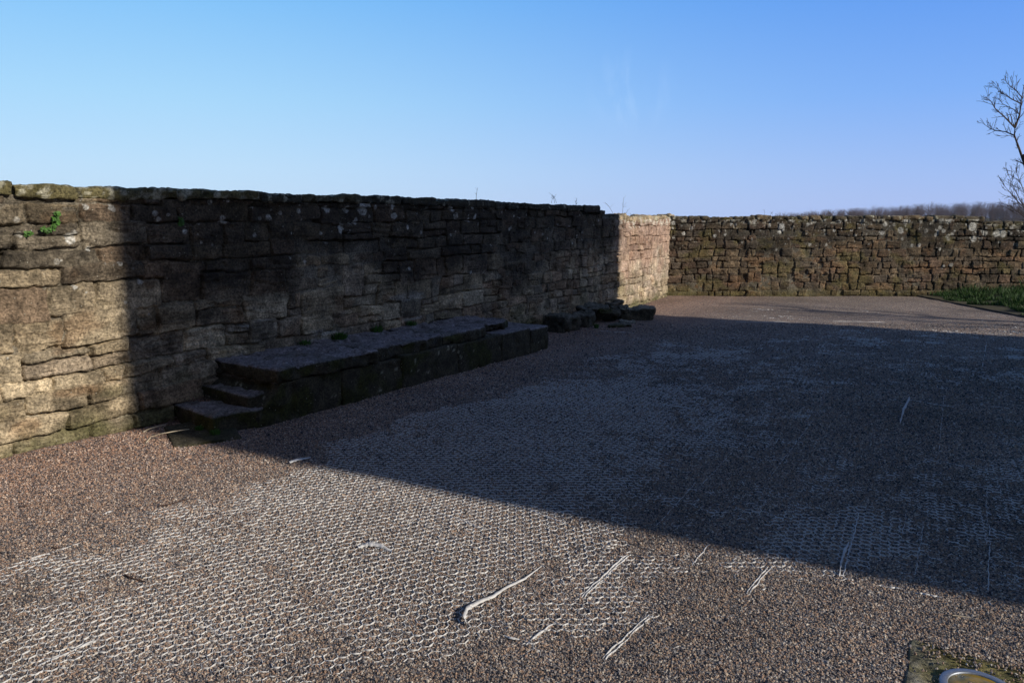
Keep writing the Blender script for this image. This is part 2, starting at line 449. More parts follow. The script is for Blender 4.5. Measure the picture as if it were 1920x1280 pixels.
def gravel_sheet_mat():
    m, nt, b = new_mat('gravel_bed'); L = nt.links.new
    ge = nnode(nt, 'ShaderNodeNewGeometry')
    vo = nnode(nt, 'ShaderNodeTexVoronoi', Scale=105.0); L(ge.outputs['Position'], vo.inputs['Vector'])
    sp = nnode(nt, 'ShaderNodeSeparateColor'); L(vo.outputs['Color'], sp.inputs[0])
    ramp = palette(nt, 0.95); L(sp.outputs[0], ramp.inputs[0])
    nb = nnode(nt, 'ShaderNodeTexNoise', Scale=0.9, Detail=5.0); L(ge.outputs['Position'], nb.inputs['Vector'])
    r = nnode(nt, 'ShaderNodeMapRange'); r.inputs[1].default_value = 0.3; r.inputs[2].default_value = 0.7; r.inputs[3].default_value = 0.8; r.inputs[4].default_value = 1.22
    L(nb.outputs[0], r.inputs[0])
    dp = nnode(nt, 'ShaderNodeVectorMath', operation='DOT_PRODUCT'); dp.inputs[1].default_value = (NR[0], NR[1], 0); L(ge.outputs['Position'], dp.inputs[0])
    off = -(P0[0] * NR[0] + P0[1] * NR[1])
    rr = nnode(nt, 'ShaderNodeMapRange'); rr.inputs[1].default_value = 0.3 - off; rr.inputs[2].default_value = 2.0 - off; rr.inputs[3].default_value = 1.0; rr.inputs[4].default_value = 0.0
    L(dp.outputs['Value'], rr.inputs[0])
    tint = nnode(nt, 'ShaderNodeMixRGB'); tint.inputs[1].default_value = (1, 1, 1, 1); tint.inputs[2].default_value = (1.22, 1.05, 0.98, 1); L(rr.outputs[0], tint.inputs[0])
    mu = nnode(nt, 'ShaderNodeVectorMath', operation='MULTIPLY'); L(ramp.outputs[0], mu.inputs[0]); L(tint.outputs[0], mu.inputs[1])
    s = nnode(nt, 'ShaderNodeVectorMath', operation='SCALE'); L(mu.outputs[0], s.inputs[0]); L(r.outputs[0], s.inputs['Scale'])
    L(s.outputs[0], b.inputs['Base Color']); b.inputs['Roughness'].default_value = 0.85; b.inputs['Specular IOR Level'].default_value = 0.2
    inv = nnode(nt, 'ShaderNodeMath', operation='MULTIPLY'); inv.inputs[1].default_value = -1.0; L(vo.outputs['Distance'], inv.inputs[0])
    bp = nnode(nt, 'ShaderNodeBump', Strength=1.0, Distance=0.008); L(inv.outputs[0], bp.inputs['Height']); L(bp.outputs[0], b.inputs['Normal'])
    return m
M_PEB = pebble_mat(); M_BED = gravel_sheet_mat()

# ------------------------------------------------------------------ ground
def flat_poly(name, pts, z, mat, kind='structure'):
    me = bpy.data.meshes.new(name)
    me.from_pydata([(p[0], p[1], z) for p in pts], [], [tuple(range(len(pts)))])
    me.materials.append(mat); o = bpy.data.objects.new(name, me); COL.objects.link(o)
    o['kind'] = kind
    return o
M_FIELD = simple_mat('field_grass', (0.075, 0.085, 0.035), 0.95, 0.4, 0.3)
flat_poly('ground', [(-640, -300), (640, -300), (640, 640), (-640, 640)], -0.30, M_FIELD)
gx = np.concatenate([np.arange(-6, -4.5, 0.15), np.arange(-4.5, 9.2, 0.05), np.arange(9.2, 24, 0.4)])
gy = np.concatenate([np.arange(-9, 1.5, 0.4), np.arange(1.5, 16.2, 0.05)])
GX, GY = np.meshgrid(gx, gy, indexing='ij')
GZ = ground_z(GX, GY)
o = np_mesh('gravel', np.stack([GX.ravel(), GY.ravel(), GZ.ravel()], 1), grid_faces(len(gx), len(gy)), M_BED)
o['kind'] = 'structure'

# ------------------------------------------------------------------ stone walls as displaced coursed rubble
def layout(s0, s1, H, hr, wr, rng, split=0.3):
    R = []
    z = -0.12
    while z < H + 0.05:
        h = rng.uniform(*hr)
        s = s0 - rng.uniform(0, 0.4)
        thin = h < hr[0] + 0.22 * (hr[1] - hr[0])
        while s < s1 + 0.3:
            w = rng.uniform(*wr) * (1.15 if thin else 1.0)
            if rng.rand() < 0.2: w *= 0.55
            if h > 0.17 and rng.rand() < split:
                f = rng.uniform(0.35, 0.65)
                if rng.rand() < 0.5:
                    R.append((s, s + w, z, z + h * f)); R.append((s, s + w * rng.uniform(0.4, 0.6), z + h * f, z + h))
                    R.append((R[-1][1], s + w, z + h * f, z + h))
                else:
                    R.append((s, s + w, z, z + h * f)); R.append((s, s + w, z + h * f, z + h))
            else:
                k = rng.rand()
                R.append((s, s + w, z - (0.03 if k < 0.12 else 0), z + h + (0.03 if k > 0.88 else 0)))
            s += w
        z += h
    return R

def build_wall(name, path, nrm, S, top, rects, dz, rng, pal, colour_fn, D=0.040, deep=0.75, parent=None, mat=None, warp=1.0, flush=0.0):
    """S: column positions, top(S): height of each column. Returns mesh object."""
    nz = int(np.max(top(S)) / dz) + 1
    T = np.linspace(0, 1, nz)
    zt = top(S)
    SS = np.repeat(S[:, None], nz, 1)
    ZZ = -0.08 + (zt[:, None] + 0.08) * T[None, :]
    wz = ZZ + 0.026 * warp * fbm(SS * 0.55, 3.3, 0.0, 2) + 0.018 * warp * fbm(SS * 2.6, ZZ * 2.2, 0.0, 2) + 0.011 * fbm(SS * 13, ZZ * 13, 0.0, 2) + 0.005 * fbm(SS * 36, ZZ * 36, 0.0, 1)
    ws = SS + 0.030 * warp * fbm(SS * 2.3 + 40, ZZ * 3.0, 0.0, 2) + 0.012 * fbm(SS * 12 + 9, ZZ * 12, 0.0, 2) + 0.005 * fbm(SS * 36 + 9, ZZ * 36, 0.0, 1)
    best = np.full(SS.shape, -1.0); ID = np.zeros(SS.shape, int); LU = np.zeros(SS.shape); LV = np.zeros(SS.shape)
    for i, (a, b, z0, z1) in enumerate(rects):
        lo = np.searchsorted(S, a - 0.12); hi = np.searchsorted(S, b + 0.12)
        if hi <= lo: continue
        sl = slice(lo, hi)
        an = rng.uniform(-0.04, 0.04)
        u0 = ws[sl] - (a + b) / 2; v0 = wz[sl] - (z0 + z1) / 2
        u = u0 + an * v0; v = v0 - an * u0
        # slightly wedge-shaped outline
        hw = (b - a) / 2 + rng.uniform(-0.16, 0.16) * v; hh = (z1 - z0) / 2 + rng.uniform(-0.07, 0.07) * u
        r = 0.006 + 0.028 * rng.rand() ** 2.5
        qx = np.abs(u) - hw + r; qy = np.abs(v) - hh + r
        d = -(np.minimum(np.maximum(qx, qy), 0) + np.hypot(np.maximum(qx, 0), np.maximum(qy, 0)) - r)
        bb = best[sl]; k = d > bb
        bb[k] = d[k]; ID[sl][k] = i; LU[sl][k] = u[k]; LV[sl][k] = v[k]
    n = len(rects)
    off = rng.normal(0, 0.010, n); tu = rng.normal(0, 0.022, n); tv = rng.normal(0, 0.05, n)
    bed = (rng.rand(n) < 0.55) * rng.uniform(0.4, 1.0, n); pil = rng.uniform(0.0, 0.008, n); ed = rng.uniform(0.005, 0.016, n)
    g = 0.002 + 0.006 * (0.5 + 0.5 * fbm(SS * 3, ZZ * 3, 0.0, 2))
    dd = best - g
    prof = np.clip(dd / ed[ID], 0, 1); prof = np.where(dd > 0, np.sqrt(np.clip(prof * (2 - prof), 0, 1)), 0)
    hs = -D + D * prof + (off[ID] + tu[ID] * LU + tv[ID] * LV + pil[ID] * np.clip(best / 0.08, 0, 1)) * (0.3 + 0.7 * prof)
    hs = hs + 0.011 * fbm(SS * 9, ZZ * 10, 0.0, 5, 0.6) + 0.012 * bed[ID] * fbm(SS * 3.2, ZZ * 38 + 0.3 * ID + 2.5 * fbm(SS * 2, ZZ * 2, 0.0, 1), 0.0, 3)
    # eroded hollows
    hs = hs - 0.016 * sst(0.3, 0.62, fbm(SS * 6 + 5, ZZ * 9, 0.0, 3))
    ml = fbm(SS * 1.1 + 7, ZZ * 1.6, 0.0, 2) + 0.35 * fbm(SS * 7, ZZ * 7, 0.0, 2) + flush
    mort = -D + D * 0.85 * sst(-0.05, 0.42, ml) + 0.004 * fbm(SS * 25, ZZ * 25, 0.0, 2)
    # open joints: nothing between the stones, a deep dark slot
    op = sst(0.0, 0.2, fbm(SS * 2.3 + 70, ZZ * 5.0, 0.0, 3) - 0.02) * deep
    mort = mort - 0.06 * op * (best < g + 0.004)
    ism = mort > hs
    h = np.maximum(hs, mort)
    h = np.where((best < g) & (op > 0.2), np.minimum(h, -D - 0.05 * op), h)
    rnd = rng.rand(n); pal = np.array(pal)
    cs = pal[(rng.rand(n) ** 1.0 * len(pal)).astype(int)] * (0.68 + 0.46 * rnd)[:, None]
    C = cs[ID]
    C = C * (1 + 0.45 * fbm(SS * 5 + 2, ZZ * 12, 0.0, 4) + 0.35 * fbm(SS * 26, ZZ * 34, 0.0, 3))[..., None]
    dk = sst(0.12, 0.45, fbm(SS * 4.5 + 61, ZZ * 6 + 1, 0.0, 4))[..., None]
    C = C * (1 - 0.45 * dk)
    rust = sst(0.2, 0.55, fbm(SS * 3 + 33, ZZ * 5 + 8, 0.0, 3))[..., None]
    C = C * (1 - 0.4 * rust) + np.array((0.26, 0.13, 0.05)) * 0.4 * rust
    mc = np.array((0.27, 0.235, 0.175)) * (1 + 0.3 * fbm(SS * 9, ZZ * 9, 0.0, 3))[..., None]
    C = np.where(ism[..., None], mc, C)
    C = colour_fn(C, SS, ZZ, zt[:, None] - ZZ, ism, ID)
    px, py = path(S); nx, ny = nrm(S)
    X = px[:, None] + nx[:, None] * h; Y = py[:, None] + ny[:, None] * h
    V = np.stack([X.ravel(), Y.ravel(), ZZ.ravel()], 1)
    if parent is not None: V = V - np.array(parent.location)
    # body behind the face: top and back, so the wall has its thickness
    Fq = grid_faces(len(S), nz)
    nv = len(V)
    TH_W = 0.46
    bx = px - nx * TH_W; by = py - ny * TH_W
    pl = np.array(parent.location) if parent is not None else np.zeros(3)
    Bt = np.stack([bx, by, zt - 0.01], 1) - pl
    Bb = np.stack([bx, by, np.full(len(S), -0.3)], 1) - pl
    ti = np.arange(len(S)) * nz + nz - 1
    i = np.arange(len(S) - 1)
    Ft = np.stack([ti[i], ti[i + 1], nv + i + 1, nv + i], 1)
    Fb = np.stack([nv + i, nv + i + 1, nv + len(S) + i + 1, nv + len(S) + i], 1)
    # ends
    def endf(c):
        return None
    V = np.concatenate([V, Bt, Bb]); Fq = np.concatenate([Fq, Ft, Fb])
    cc = np.concatenate([np.clip(C.reshape(-1, 3), 0.008, 0.75), np.tile((0.12, 0.10, 0.08), (2 * len(S), 1))])
    return np_mesh(name, V, Fq, mat or M_WALL, cc, True, parent)

def spots(C, SS, ZZ, lst, S, col=(0.50, 0.50, 0.47)):
    wob = 0.35 * fbm(SS * 22, ZZ * 22, 0.0, 3)
    w2 = fbm(SS * 60, ZZ * 60, 0.0, 2)
    for (s, z, r, st) in lst:
        lo = np.searchsorted(S, s - r * 1.6); hi = np.searchsorted(S, s + r * 1.6)
        if hi <= lo: continue
        sl = slice(lo, hi)
        d = np.hypot(SS[sl] - s, ZZ[sl] - z) / r + wob[sl]
        k = (sst(1.05, 0.85, d) * st * (0.75 + 0.5 * w2[sl])).clip(0, 1)[..., None]
        C[sl] = C[sl] * (1 - k) + np.array(col) * k
    return C

# ---- long wall on the left
tp = [(-40, 335), (0, 336), (20, 337), (60, 341), (66, 344), (185, 347), (230, 348), (350, 351), (420, 352), (520, 357), (600, 360), (690, 362), (790, 366), (905, 371),
      (1000, 376), (1090, 381)]
tps = [wall_px(x, y + 6) for x, y in tp]
TS = np.array([p[0] for p in tps]); TZ = np.array([p[1] for p in tps])
s1090 = wall_px(1090, 380)[0]; s1120 = wall_px(1120, 392)[0]; s1135 = wall_px(1137, 405)[0]
CAPT = 0.075
def left_top(S):
    z = np.interp(S, np.concatenate([[-4.5], TS]), np.concatenate([[TZ[0]], TZ]))
    z = z - CAPT
    z = np.where(S > s1090, TZ[-1] - 0.13, z)
    z = np.where(S > s1120, 1.73, z)
    z = np.where(S > s1135 - 0.15, 1.62, z)
    q = np.floor(S / 0.31)
    z = np.where(S > s1135 - 0.15, 1.60 + 0.035 * vnoise(q * 3.7, 1.5) + 0.015 * fbm(S * 9, 2.0, 0.0, 2), z)
    return z
S_END = 11.95
S_L = [-4.2]
while S_L[-1] < S_END:
    p = P0 + S_L[-1] * DR
    S_L.append(S_L[-1] + float(np.clip(np.hypot(*p) * 0.00095, 0.0055, 0.0115)))
S_L = np.array(S_L)
def left_path(S):
    d = dev(S); return P0[0] + S * DR[0] + d * NR[0], P0[1] + S * DR[1] + d * NR[1]
def left_nrm(S): return np.full(len(S), NR[0]), np.full(len(S), NR[1])
rngL = np.random.RandomState(21)
rect = layout(-4.4, 5.2, 2.0, (0.10, 0.275), (0.25, 0.55), rngL, 0.25)
rect += layout(5.25, 12.2, 2.0, (0.10, 0.20), (0.16, 0.40), rngL, 0.22)
palL = [(0.32, 0.25, 0.15), (0.37, 0.295, 0.185), (0.27, 0.21, 0.14), (0.39, 0.305, 0.185), (0.33, 0.26, 0.18), (0.36, 0.25, 0.155), (0.28, 0.235, 0.165), (0.41, 0.335, 0.22)]
lspots = []
for x, y, r in [(418, 411, 7), (545, 363, 9), (682, 380, 12), (680, 392, 11), (574, 376, 6), (503, 407, 5), (640, 433, 6), (612, 393, 6), (650, 392, 6), (735, 387, 5), (716, 371, 5),
                (130, 447, 8), (160, 388, 4), (207, 388, 5), (212, 393, 4), (290, 400, 5), (297, 411, 5), (346, 434, 5), (262, 527, 5), (235, 567, 3), (138, 539, 4), (166, 467, 4),
                (855, 405, 6), (885, 388, 5), (889, 407, 5), (877, 412, 4), (668, 412, 4), (666, 417, 4), (738, 405, 6), (763, 426, 4), (848, 392, 5), (478, 440, 4), (394, 378, 5), (223, 494, 4),
                (560, 395, 4), (600, 437, 4), (640, 428, 8)]:
    s, z = wall_px(x, y); lspots.append((s, z, r * 0.0047 * (1 + 0.12 * max(s, 0)), 0.95))
for k in range(420):
    s = rngL.uniform(-4, 12); z = 1.9 - abs(rngL.normal(0, 0.42))
    lspots.append((s, z, 0.006 + 0.018 * rngL.rand() ** 3, rngL.uniform(0.4, 0.95)))
def left_colour(C, SS, ZZ, dt, ism, ID):
    n = fbm(SS * 0.9, ZZ * 1.4, 0.0, 4); n2 = fbm(SS * 3.2 + 11, ZZ * 3.0, 0.0, 4)
    far = sst(8.4, 9.2, SS)
    # black algal staining of the upper courses, painted darker where the cast shadow lies
    k = sst(0.80, 1.38, ZZ + 0.55 * n + 0.30 * n2 + 0.12 * sst(0.5, 4, SS)) * (0.92 - 0.55 * far) * (1 - 0.15 * sst(0.8, 0.0, SS))
    C = C * (1 - k[..., None]) + (C * (0.44 - 0.26 * sst(-0.2, 1.2, SS))[..., None] + np.array((0.012, 0.009, 0.007))) * k[..., None]
    C = C * (1 - 0.05 * sst(0.2, 1.0, SS) * (1 - far))[..., None]  # shaded stretch of the wall darkened slightly in its colour
    # paler leached band low down
    w = sst(0.15, 0.5, n2 + 0.2 * n + 0.1) * sst(1.2, 0.8, ZZ)
    C = C * (1 + 0.30 * w[..., None])
    # the far return: pinkish white over the stone
    lw = far * sst(-0.35, 0.25, fbm(SS * 2.5 + 50, ZZ * 5, 0.0, 4) + 0.35 * sst(1.7, 0.7, ZZ) - 0.12)
    C = C * (1 - 0.48 * lw[..., None]) + np.array((0.50, 0.39, 0.31)) * 0.48 * lw[..., None]
    pk = far * sst(0.6, 1.0, ZZ + 0.6 * n2) * 0.5
    C = C * (1 - pk[..., None]) + np.array((0.36, 0.20, 0.145)) * pk[..., None]
    # moss at the foot
    m = sst(0.26, 0.02, ZZ + 0.14 * n2 + 0.07 * n) * 0.8
    m = np.maximum(m, 0.35 * sst(0.25, 0.5, fbm(SS * 2 + 91, ZZ * 3, 0.0, 3)) * sst(0.9, 0.4, ZZ))
    C = C * (1 - m[..., None]) + np.array((0.095, 0.098, 0.026)) * m[..., None]
    # lime runs above the platform
    r = sst(0.28, 0.5, fbm(SS * 1.5 + 13, ZZ * 9 + 3, 0.0, 4)) * sst(0.95, 0.7, ZZ) * sst(0.8, 1.1, SS) * sst(5, 4, SS)
    C = C * (1 - 0.6 * r[..., None]) + np.array((0.42, 0.41, 0.38)) * 0.6 * r[..., None]
    gr = C.mean(axis=-1, keepdims=True); C = C * 0.80 + gr * np.array((1.06, 1.0, 0.9)) * 0.20
    # lichen crust on the broken top at the far end
    t = far * sst(0.16, 0.03, dt + 0.12 * n2) * sst(-0.1, 0.2, fbm(SS * 12, ZZ * 12, 0.0, 3)) * 0.85
    C = C * (1 - t[..., None]) + np.array((0.55, 0.52, 0.44)) * t[..., None]
    return spots(C, SS, ZZ, lspots, S_L)
wl_root = empty('stone_wall', (-2.99, 5.61, 0), 'long dark weathered sandstone wall with flat capping stones, rising behind the stone platform and steps', 'wall')
build_wall('stonework', left_path, left_nrm, S_L, left_top, rect, 0.0068, rngL, palL, left_colour, parent=wl_root, flush=0.0)
# capping stones
mb = MB(); s = -4.2; k = 0
rngc = np.random.RandomState(5)
while s < s1090 - 0.05:
    w = rngc.uniform(0.42, 0.85)
    if abs(s - wall_px(66, 343)[0]) < 0.3 : pass
    e = min(s + w, s1090)
    if s1090 - e < 0.25: e = s1090
    c = (s + e) / 2
    z = float(left_top(np.array([c]))[0]) + CAPT / 2 + rngc.uniform(-0.006, 0.006)
    p = wpt(c, float(dev(c)) - 0.218 + rngc.uniform(-0.02, 0.02), z)
    t = (0.13, 0.115, 0.055) if s < 0.6 else ((0.055, 0.05, 0.035) if rngc.rand() < 0.75 else (0.10, 0.09, 0.055))  # sunlit end of the capping tinted lighter, sun put into the colour
    stone(mb, p, e - s - 0.008, 0.50, CAPT + rngc.uniform(-0.004, 0.012), math.atan2(DR[1], DR[0]), k + 3, 0.016, 0.014, 0.026, t, None, (rngc.uniform(-0.02, 0.02), rngc.uniform(-0.012, 0.012)),
          lich=0.36 if s < 1.0 else (0.26 if s < 3.2 else 0.12), moss=0.2 if s < 0.6 else 0.0)
    s = e; k += 1
for (a, b, zt, th) in [(s1090 + 0.02, s1120, 1.82, 0.10), (s1120 + 0.01, s1135 - 0.12, 1.755, 0.08)]:
    c = (a + b) / 2
    stone(mb, wpt(c, float(dev(c)) - 0.19, zt - th / 2), b - a, 0.48, th, math.atan2(DR[1], DR[0]), 60 + k, 0.018, 0.02, 0.02, (0.05, 0.045, 0.035), lich=0.08); k += 1
s = s1135 - 0.08
while s < S_END - 0.1:
    w = rngc.uniform(0.16, 0.42); c = s + w / 2
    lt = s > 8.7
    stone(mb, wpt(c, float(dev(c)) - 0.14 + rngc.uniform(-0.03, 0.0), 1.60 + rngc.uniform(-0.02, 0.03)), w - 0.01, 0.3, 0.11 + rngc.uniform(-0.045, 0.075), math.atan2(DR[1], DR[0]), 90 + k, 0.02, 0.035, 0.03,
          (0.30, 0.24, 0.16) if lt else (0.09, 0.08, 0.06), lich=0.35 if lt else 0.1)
    s += w * rngc.uniform(0.95, 1.15); k += 1
mb.build('coping', M_WALL, wl_root)

# ---- wall across the far side
CX, CY = [float(v) for v in np.array(left_path(np.array([11.8]))).ravel()]
FY = 15.62
S_F = np.arange(CX - 0.25, 17.0, 0.0135)
def far_path(S): return S, np.full(len(S), FY) + 0.02 * fbm(S * 0.4, 1.0, 0.0, 2)
def far_nrm(S): return np.zeros(len(S)), np.full(len(S), -1.0)
xe = at(1843, 410, FY)[0]
def far_top(S):
    q = np.floor(S / 0.37)
    z = 1.595 + 0.012 * vnoise(q * 2.7, 8.5) + 0.012 * fbm(S * 6, 5.0, 0.0, 2)
    z = np.where(S > xe, z - 0.105, z)
    z = np.where((S > 4.9) & (S < 5.2), z, z)
    return z
rngF = np.random.RandomState(33)
rectF = layout(CX - 0.4, 17.1, 1.7, (0.085, 0.175), (0.14, 0.36), rngF, 0.25)
palF = [(0.125, 0.086, 0.048), (0.15, 0.105, 0.058), (0.10, 0.072, 0.046), (0.17, 0.122, 0.07), (0.09, 0.068, 0.045), (0.14, 0.088, 0.055), (0.13, 0.10, 0.07)]
fsp = []
for k in range(520):
    s = rngF.uniform(CX, 17); z = 1.62 - abs(rngF.normal(0, 0.25))
    fsp.append((s, z, 0.010 + 0.036 * rngF.rand() ** 3.2, rngF.uniform(0.4, 0.9)))
for x, y, r in [(1822, 424, 9), (1870, 437, 8), (1880, 437, 8), (1845, 437, 6), (1778, 412, 8), (1765, 413, 6), (1825, 448, 6), (1762, 467, 3), (1767, 500, 4), (1782, 497, 4), (1465, 427, 8), (1660, 420, 5),
                (1282, 438, 4), (1263, 445, 3), (1263, 418, 4), (1655, 437, 4), (1690, 432, 6), (1700, 414, 7)]:
    p = at(x, y, FY); fsp.append((p[0], p[2], r * 0.0105, 0.95))
def far_colour(C, SS, ZZ, dt, ism, ID):
    n = fbm(SS * 0.8 + 5, ZZ * 1.5, 0.0, 4); n2 = fbm(SS * 3 + 19, ZZ * 3.5, 0.0, 4)
    C = np.where(ism[..., None], C * 0.45, C)
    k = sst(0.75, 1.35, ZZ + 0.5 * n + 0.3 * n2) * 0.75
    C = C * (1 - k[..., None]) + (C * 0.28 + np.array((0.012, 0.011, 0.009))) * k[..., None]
    m = np.maximum(sst(0.24, 0.0, ZZ + 0.15 * n2) * 0.75, 0.55 * sst(0.15, 0.5, n2 + 0.4 * n))
    C = C * (1 - m[..., None]) + np.array((0.115, 0.098, 0.022)) * m[..., None]
    d = 0.6 * sst(0.1, 0.5, fbm(SS * 1.3 + 44, ZZ * 2 + 4, 0.0, 3))
    C = C * (1 - d[..., None] * 0.6)
    t = sst(0.12, 0.02, dt + 0.1 * n2) * sst(0.0, 0.25, fbm(SS * 9, ZZ * 12, 0.0, 3)) * 0.8
    C = C * (1 - t[..., None]) + np.array((0.30, 0.29, 0.23)) * t[..., None]
    gr = C.mean(axis=-1, keepdims=True)
    C = C * 0.78 + gr * np.array((1.06, 1.0, 0.92)) * 0.22
    return spots(C, SS, ZZ, fsp, S_F, (0.42, 0.42, 0.39))
wf_root = empty('stone_wall', (CX, FY, 0), 'brown rubble wall running across the far side of the yard, dotted with white lichen', 'wall')
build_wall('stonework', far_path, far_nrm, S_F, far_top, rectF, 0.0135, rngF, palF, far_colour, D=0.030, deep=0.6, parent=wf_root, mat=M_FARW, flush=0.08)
mb = MB(); s = CX + 0.02; k = 0
while s < 16.8:
    w = rngF.uniform(0.18, 0.48); c = s + w / 2
    zt = float(far_top(np.array([c]))[0])
    stone(mb, (c, FY + 0.2 + rngF.uniform(-0.015, 0.02), zt + 0.012 + rngF.uniform(-0.008, 0.012)), w - 0.008, 0.42, 0.085 + rngF.uniform(-0.02, 0.02), rngF.uniform(-0.03, 0.03), 200 + k, 0.025, 0.03, 0.026,
          (0.075, 0.062, 0.042) if rngF.rand() < 0.7 else (0.12, 0.09, 0.055), lich=0.16, moss=0.12)
    s += w * rngF.uniform(0.98, 1.04); k += 1
mb.build('coping', M_FARW, wf_root)

# ------------------------------------------------------------------ stone platform with steps
HD = math.atan2(DR[1], DR[0])
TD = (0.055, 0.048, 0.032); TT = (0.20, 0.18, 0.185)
plat = empty('stone_platform', wpt(0.6, 0.4, 0), 'low stone loading platform with three worn steps built along the foot of the left wall', 'platform')
def ramp_end(P, hd):
    P = P.copy(); up = np.clip(P[:, 2] / hd[2], 0, 1)
    P[:, 2] -= up * 0.20 * np.clip((-hd[0] + 0.25 - P[:, 0]) / 0.23, 0, 1); return P
mb = MB()
cuts = [0.62, 1.50, 2.28, 3.15, 3.95, 4.55, 4.97]
for i in range(len(cuts) - 1):
    a, b = cuts[i], cuts[i + 1]
    ztop = 0.325 - 0.012 * (i % 2) if b < 4.6 else 0.30
    nf = 0.79 + 0.016 * (a - 0.6)
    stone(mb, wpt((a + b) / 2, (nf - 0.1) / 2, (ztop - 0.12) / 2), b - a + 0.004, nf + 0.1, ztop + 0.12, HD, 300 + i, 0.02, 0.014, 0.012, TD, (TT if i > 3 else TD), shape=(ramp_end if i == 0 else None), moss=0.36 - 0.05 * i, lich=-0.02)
mb.build('front_wall', M_BLOCK, plat)
def notch(lim, amt):
    def f(P, hd):
        # worn and broken front arris
        e = fbm(P[:, 0] * 2.7 + lim, 0.5, 0.0, 3)
        k = sst(0.55, 1.0, P[:, 1] / hd[1] * -1)
        P = P.copy(); P[:, 1] += k * amt * (0.2 + e); return P
    return f
for i, (a, b, nf, zt, th) in enumerate([(0.80, 1.90, 0.87, 0.445, 0.125), (1.905, 2.95, 0.80, 0.445, 0.125), (2.955, 3.75, 0.78, 0.435, 0.115), (3.755, 4.42, 0.66, 0.425, 0.10)]):
    m = MB()
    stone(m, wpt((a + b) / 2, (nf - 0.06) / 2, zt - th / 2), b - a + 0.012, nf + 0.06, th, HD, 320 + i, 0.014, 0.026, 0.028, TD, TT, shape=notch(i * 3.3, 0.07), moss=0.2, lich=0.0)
    m.build('top_slab', M_BLOCK, plat)
m = MB(); stone(m, wpt(0.57, 0.36, 0.045), 0.46, 0.78, 0.20, HD - 0.17, 331, 0.016, 0.022, 0.018, TD, TT, shape=notch(5, 0.08), moss=0.4, tilt=(-0.02, 0.0)); m.build('step', M_BLOCK, plat)
m = MB(); stone(m, wpt(0.855, 0.345, 0.17), 0.42, 0.76, 0.155, HD - 0.10, 332, 0.016, 0.025, 0.018, TD, TT, shape=notch(8, 0.10), moss=0.3); m.build('step', M_BLOCK, plat)
m = MB(); stone(m, wpt(0.90, 0.38, 0.28), 0.16, 0.74, 0.10, HD, 333, 0.02, 0.02, 0.015, TD, TT, moss=0.3); m.build('riser', M_BLOCK, plat)
gp = gpt(352, 815)
slab = MB(); stone(slab, (gp[0] + 0.10, gp[1] + 0.02, -0.012), 0.48, 0.62, 0.085, HD - 0.45, 340, 0.02, 0.02, 0.014, (0.05, 0.046, 0.026), (0.055, 0.05, 0.035), moss=0.35)
tag(slab.build('paving_slab', M_BLOCK), 'flat dark mossy slab sunk in the gravel before the lowest step', 'slab')

# ------------------------------------------------------------------ fallen stones beyond the platform
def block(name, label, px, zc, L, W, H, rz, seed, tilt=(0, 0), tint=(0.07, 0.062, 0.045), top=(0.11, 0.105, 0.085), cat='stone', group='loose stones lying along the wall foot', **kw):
    g = gpt(*px)
    m = MB(); stone(m, (g[0], g[1], zc * 0.9), L, W, H, rz, seed, 0.018, min(0.03, H * 0.3), 0.045, tint, top, tilt, **kw)
    return tag(m.build(name, M_BLOCK), label, cat, group)
block('fallen_stone', 'squarish dark stone directly past the end of the platform', (1054, 619), 0.10, 0.46, 0.36, 0.27, HD, 401, (0.05, 0.05))
block('fallen_stone', 'dark boulder second past the platform end, under an overhanging flat stone', (1092, 610), 0.09, 0.34, 0.30, 0.22, HD + 0.2, 402, (0.08, -0.05), moss=0.3)
block('fallen_stone', 'flat stone leaning on the dark boulders by the wall foot', (1105, 601), 0.235, 0.62, 0.34, 0.07, HD - 0.2, 403, (0.16, 0.03), top=(0.12, 0.12, 0.10))
block('fallen_stone', 'upright pointed stone slab leaning out toward the gravel', (1136, 603), 0.12, 0.42, 0.26, 0.09, HD - 0.5, 404, (-0.62, 0.10), moss=0.25)
block('fallen_stone', 'flat mossy stone close against the wall behind the leaning slab', (1118, 592), 0.16, 0.55, 0.28, 0.08, HD, 405, (0.05, 0.0), moss=0.35)
block('fallen_stone', 'rounded dark stone next to the long end block', (1160, 596), 0.10, 0.28, 0.26, 0.22, HD + 0.3, 406)
block('fallen_stone', 'long thin stone lying on top behind the rounded stone', (1148, 588), 0.20, 0.55, 0.22, 0.06, HD + 0.1, 407, top=(0.13, 0.12, 0.10))
block('fallen_stone', 'small pale flat stone on the gravel by the end block', (1178, 606), 0.02, 0.24, 0.12, 0.045, 0.1, 408, tint=(0.22, 0.21, 0.17), top=(0.24, 0.23, 0.19))
block('fallen_stone', 'low mossy stone half sunk in gravel before the leaning slab', (1160, 612), 0.01, 0.34, 0.16, 0.06, 0.2, 409, moss=0.4)
block('fallen_stone', 'low dark stone wedged in the gap between platform end and first boulder', (1042, 606), 0.06, 0.40, 0.30, 0.16, HD + 0.1, 411, moss=0.2)
block('fallen_stone', 'small stone tucked at the wall foot behind the leaning flat stone', (1092, 594), 0.08, 0.46, 0.26, 0.15, HD - 0.05, 412, moss=0.2)
block('stone_block', 'long squared stone block ending the row where sunlight starts', (1192, 598), 0.085, 0.56, 0.26, 0.23, 0.02, 410, tint=(0.085, 0.07, 0.045), top=(0.26, 0.23, 0.18))

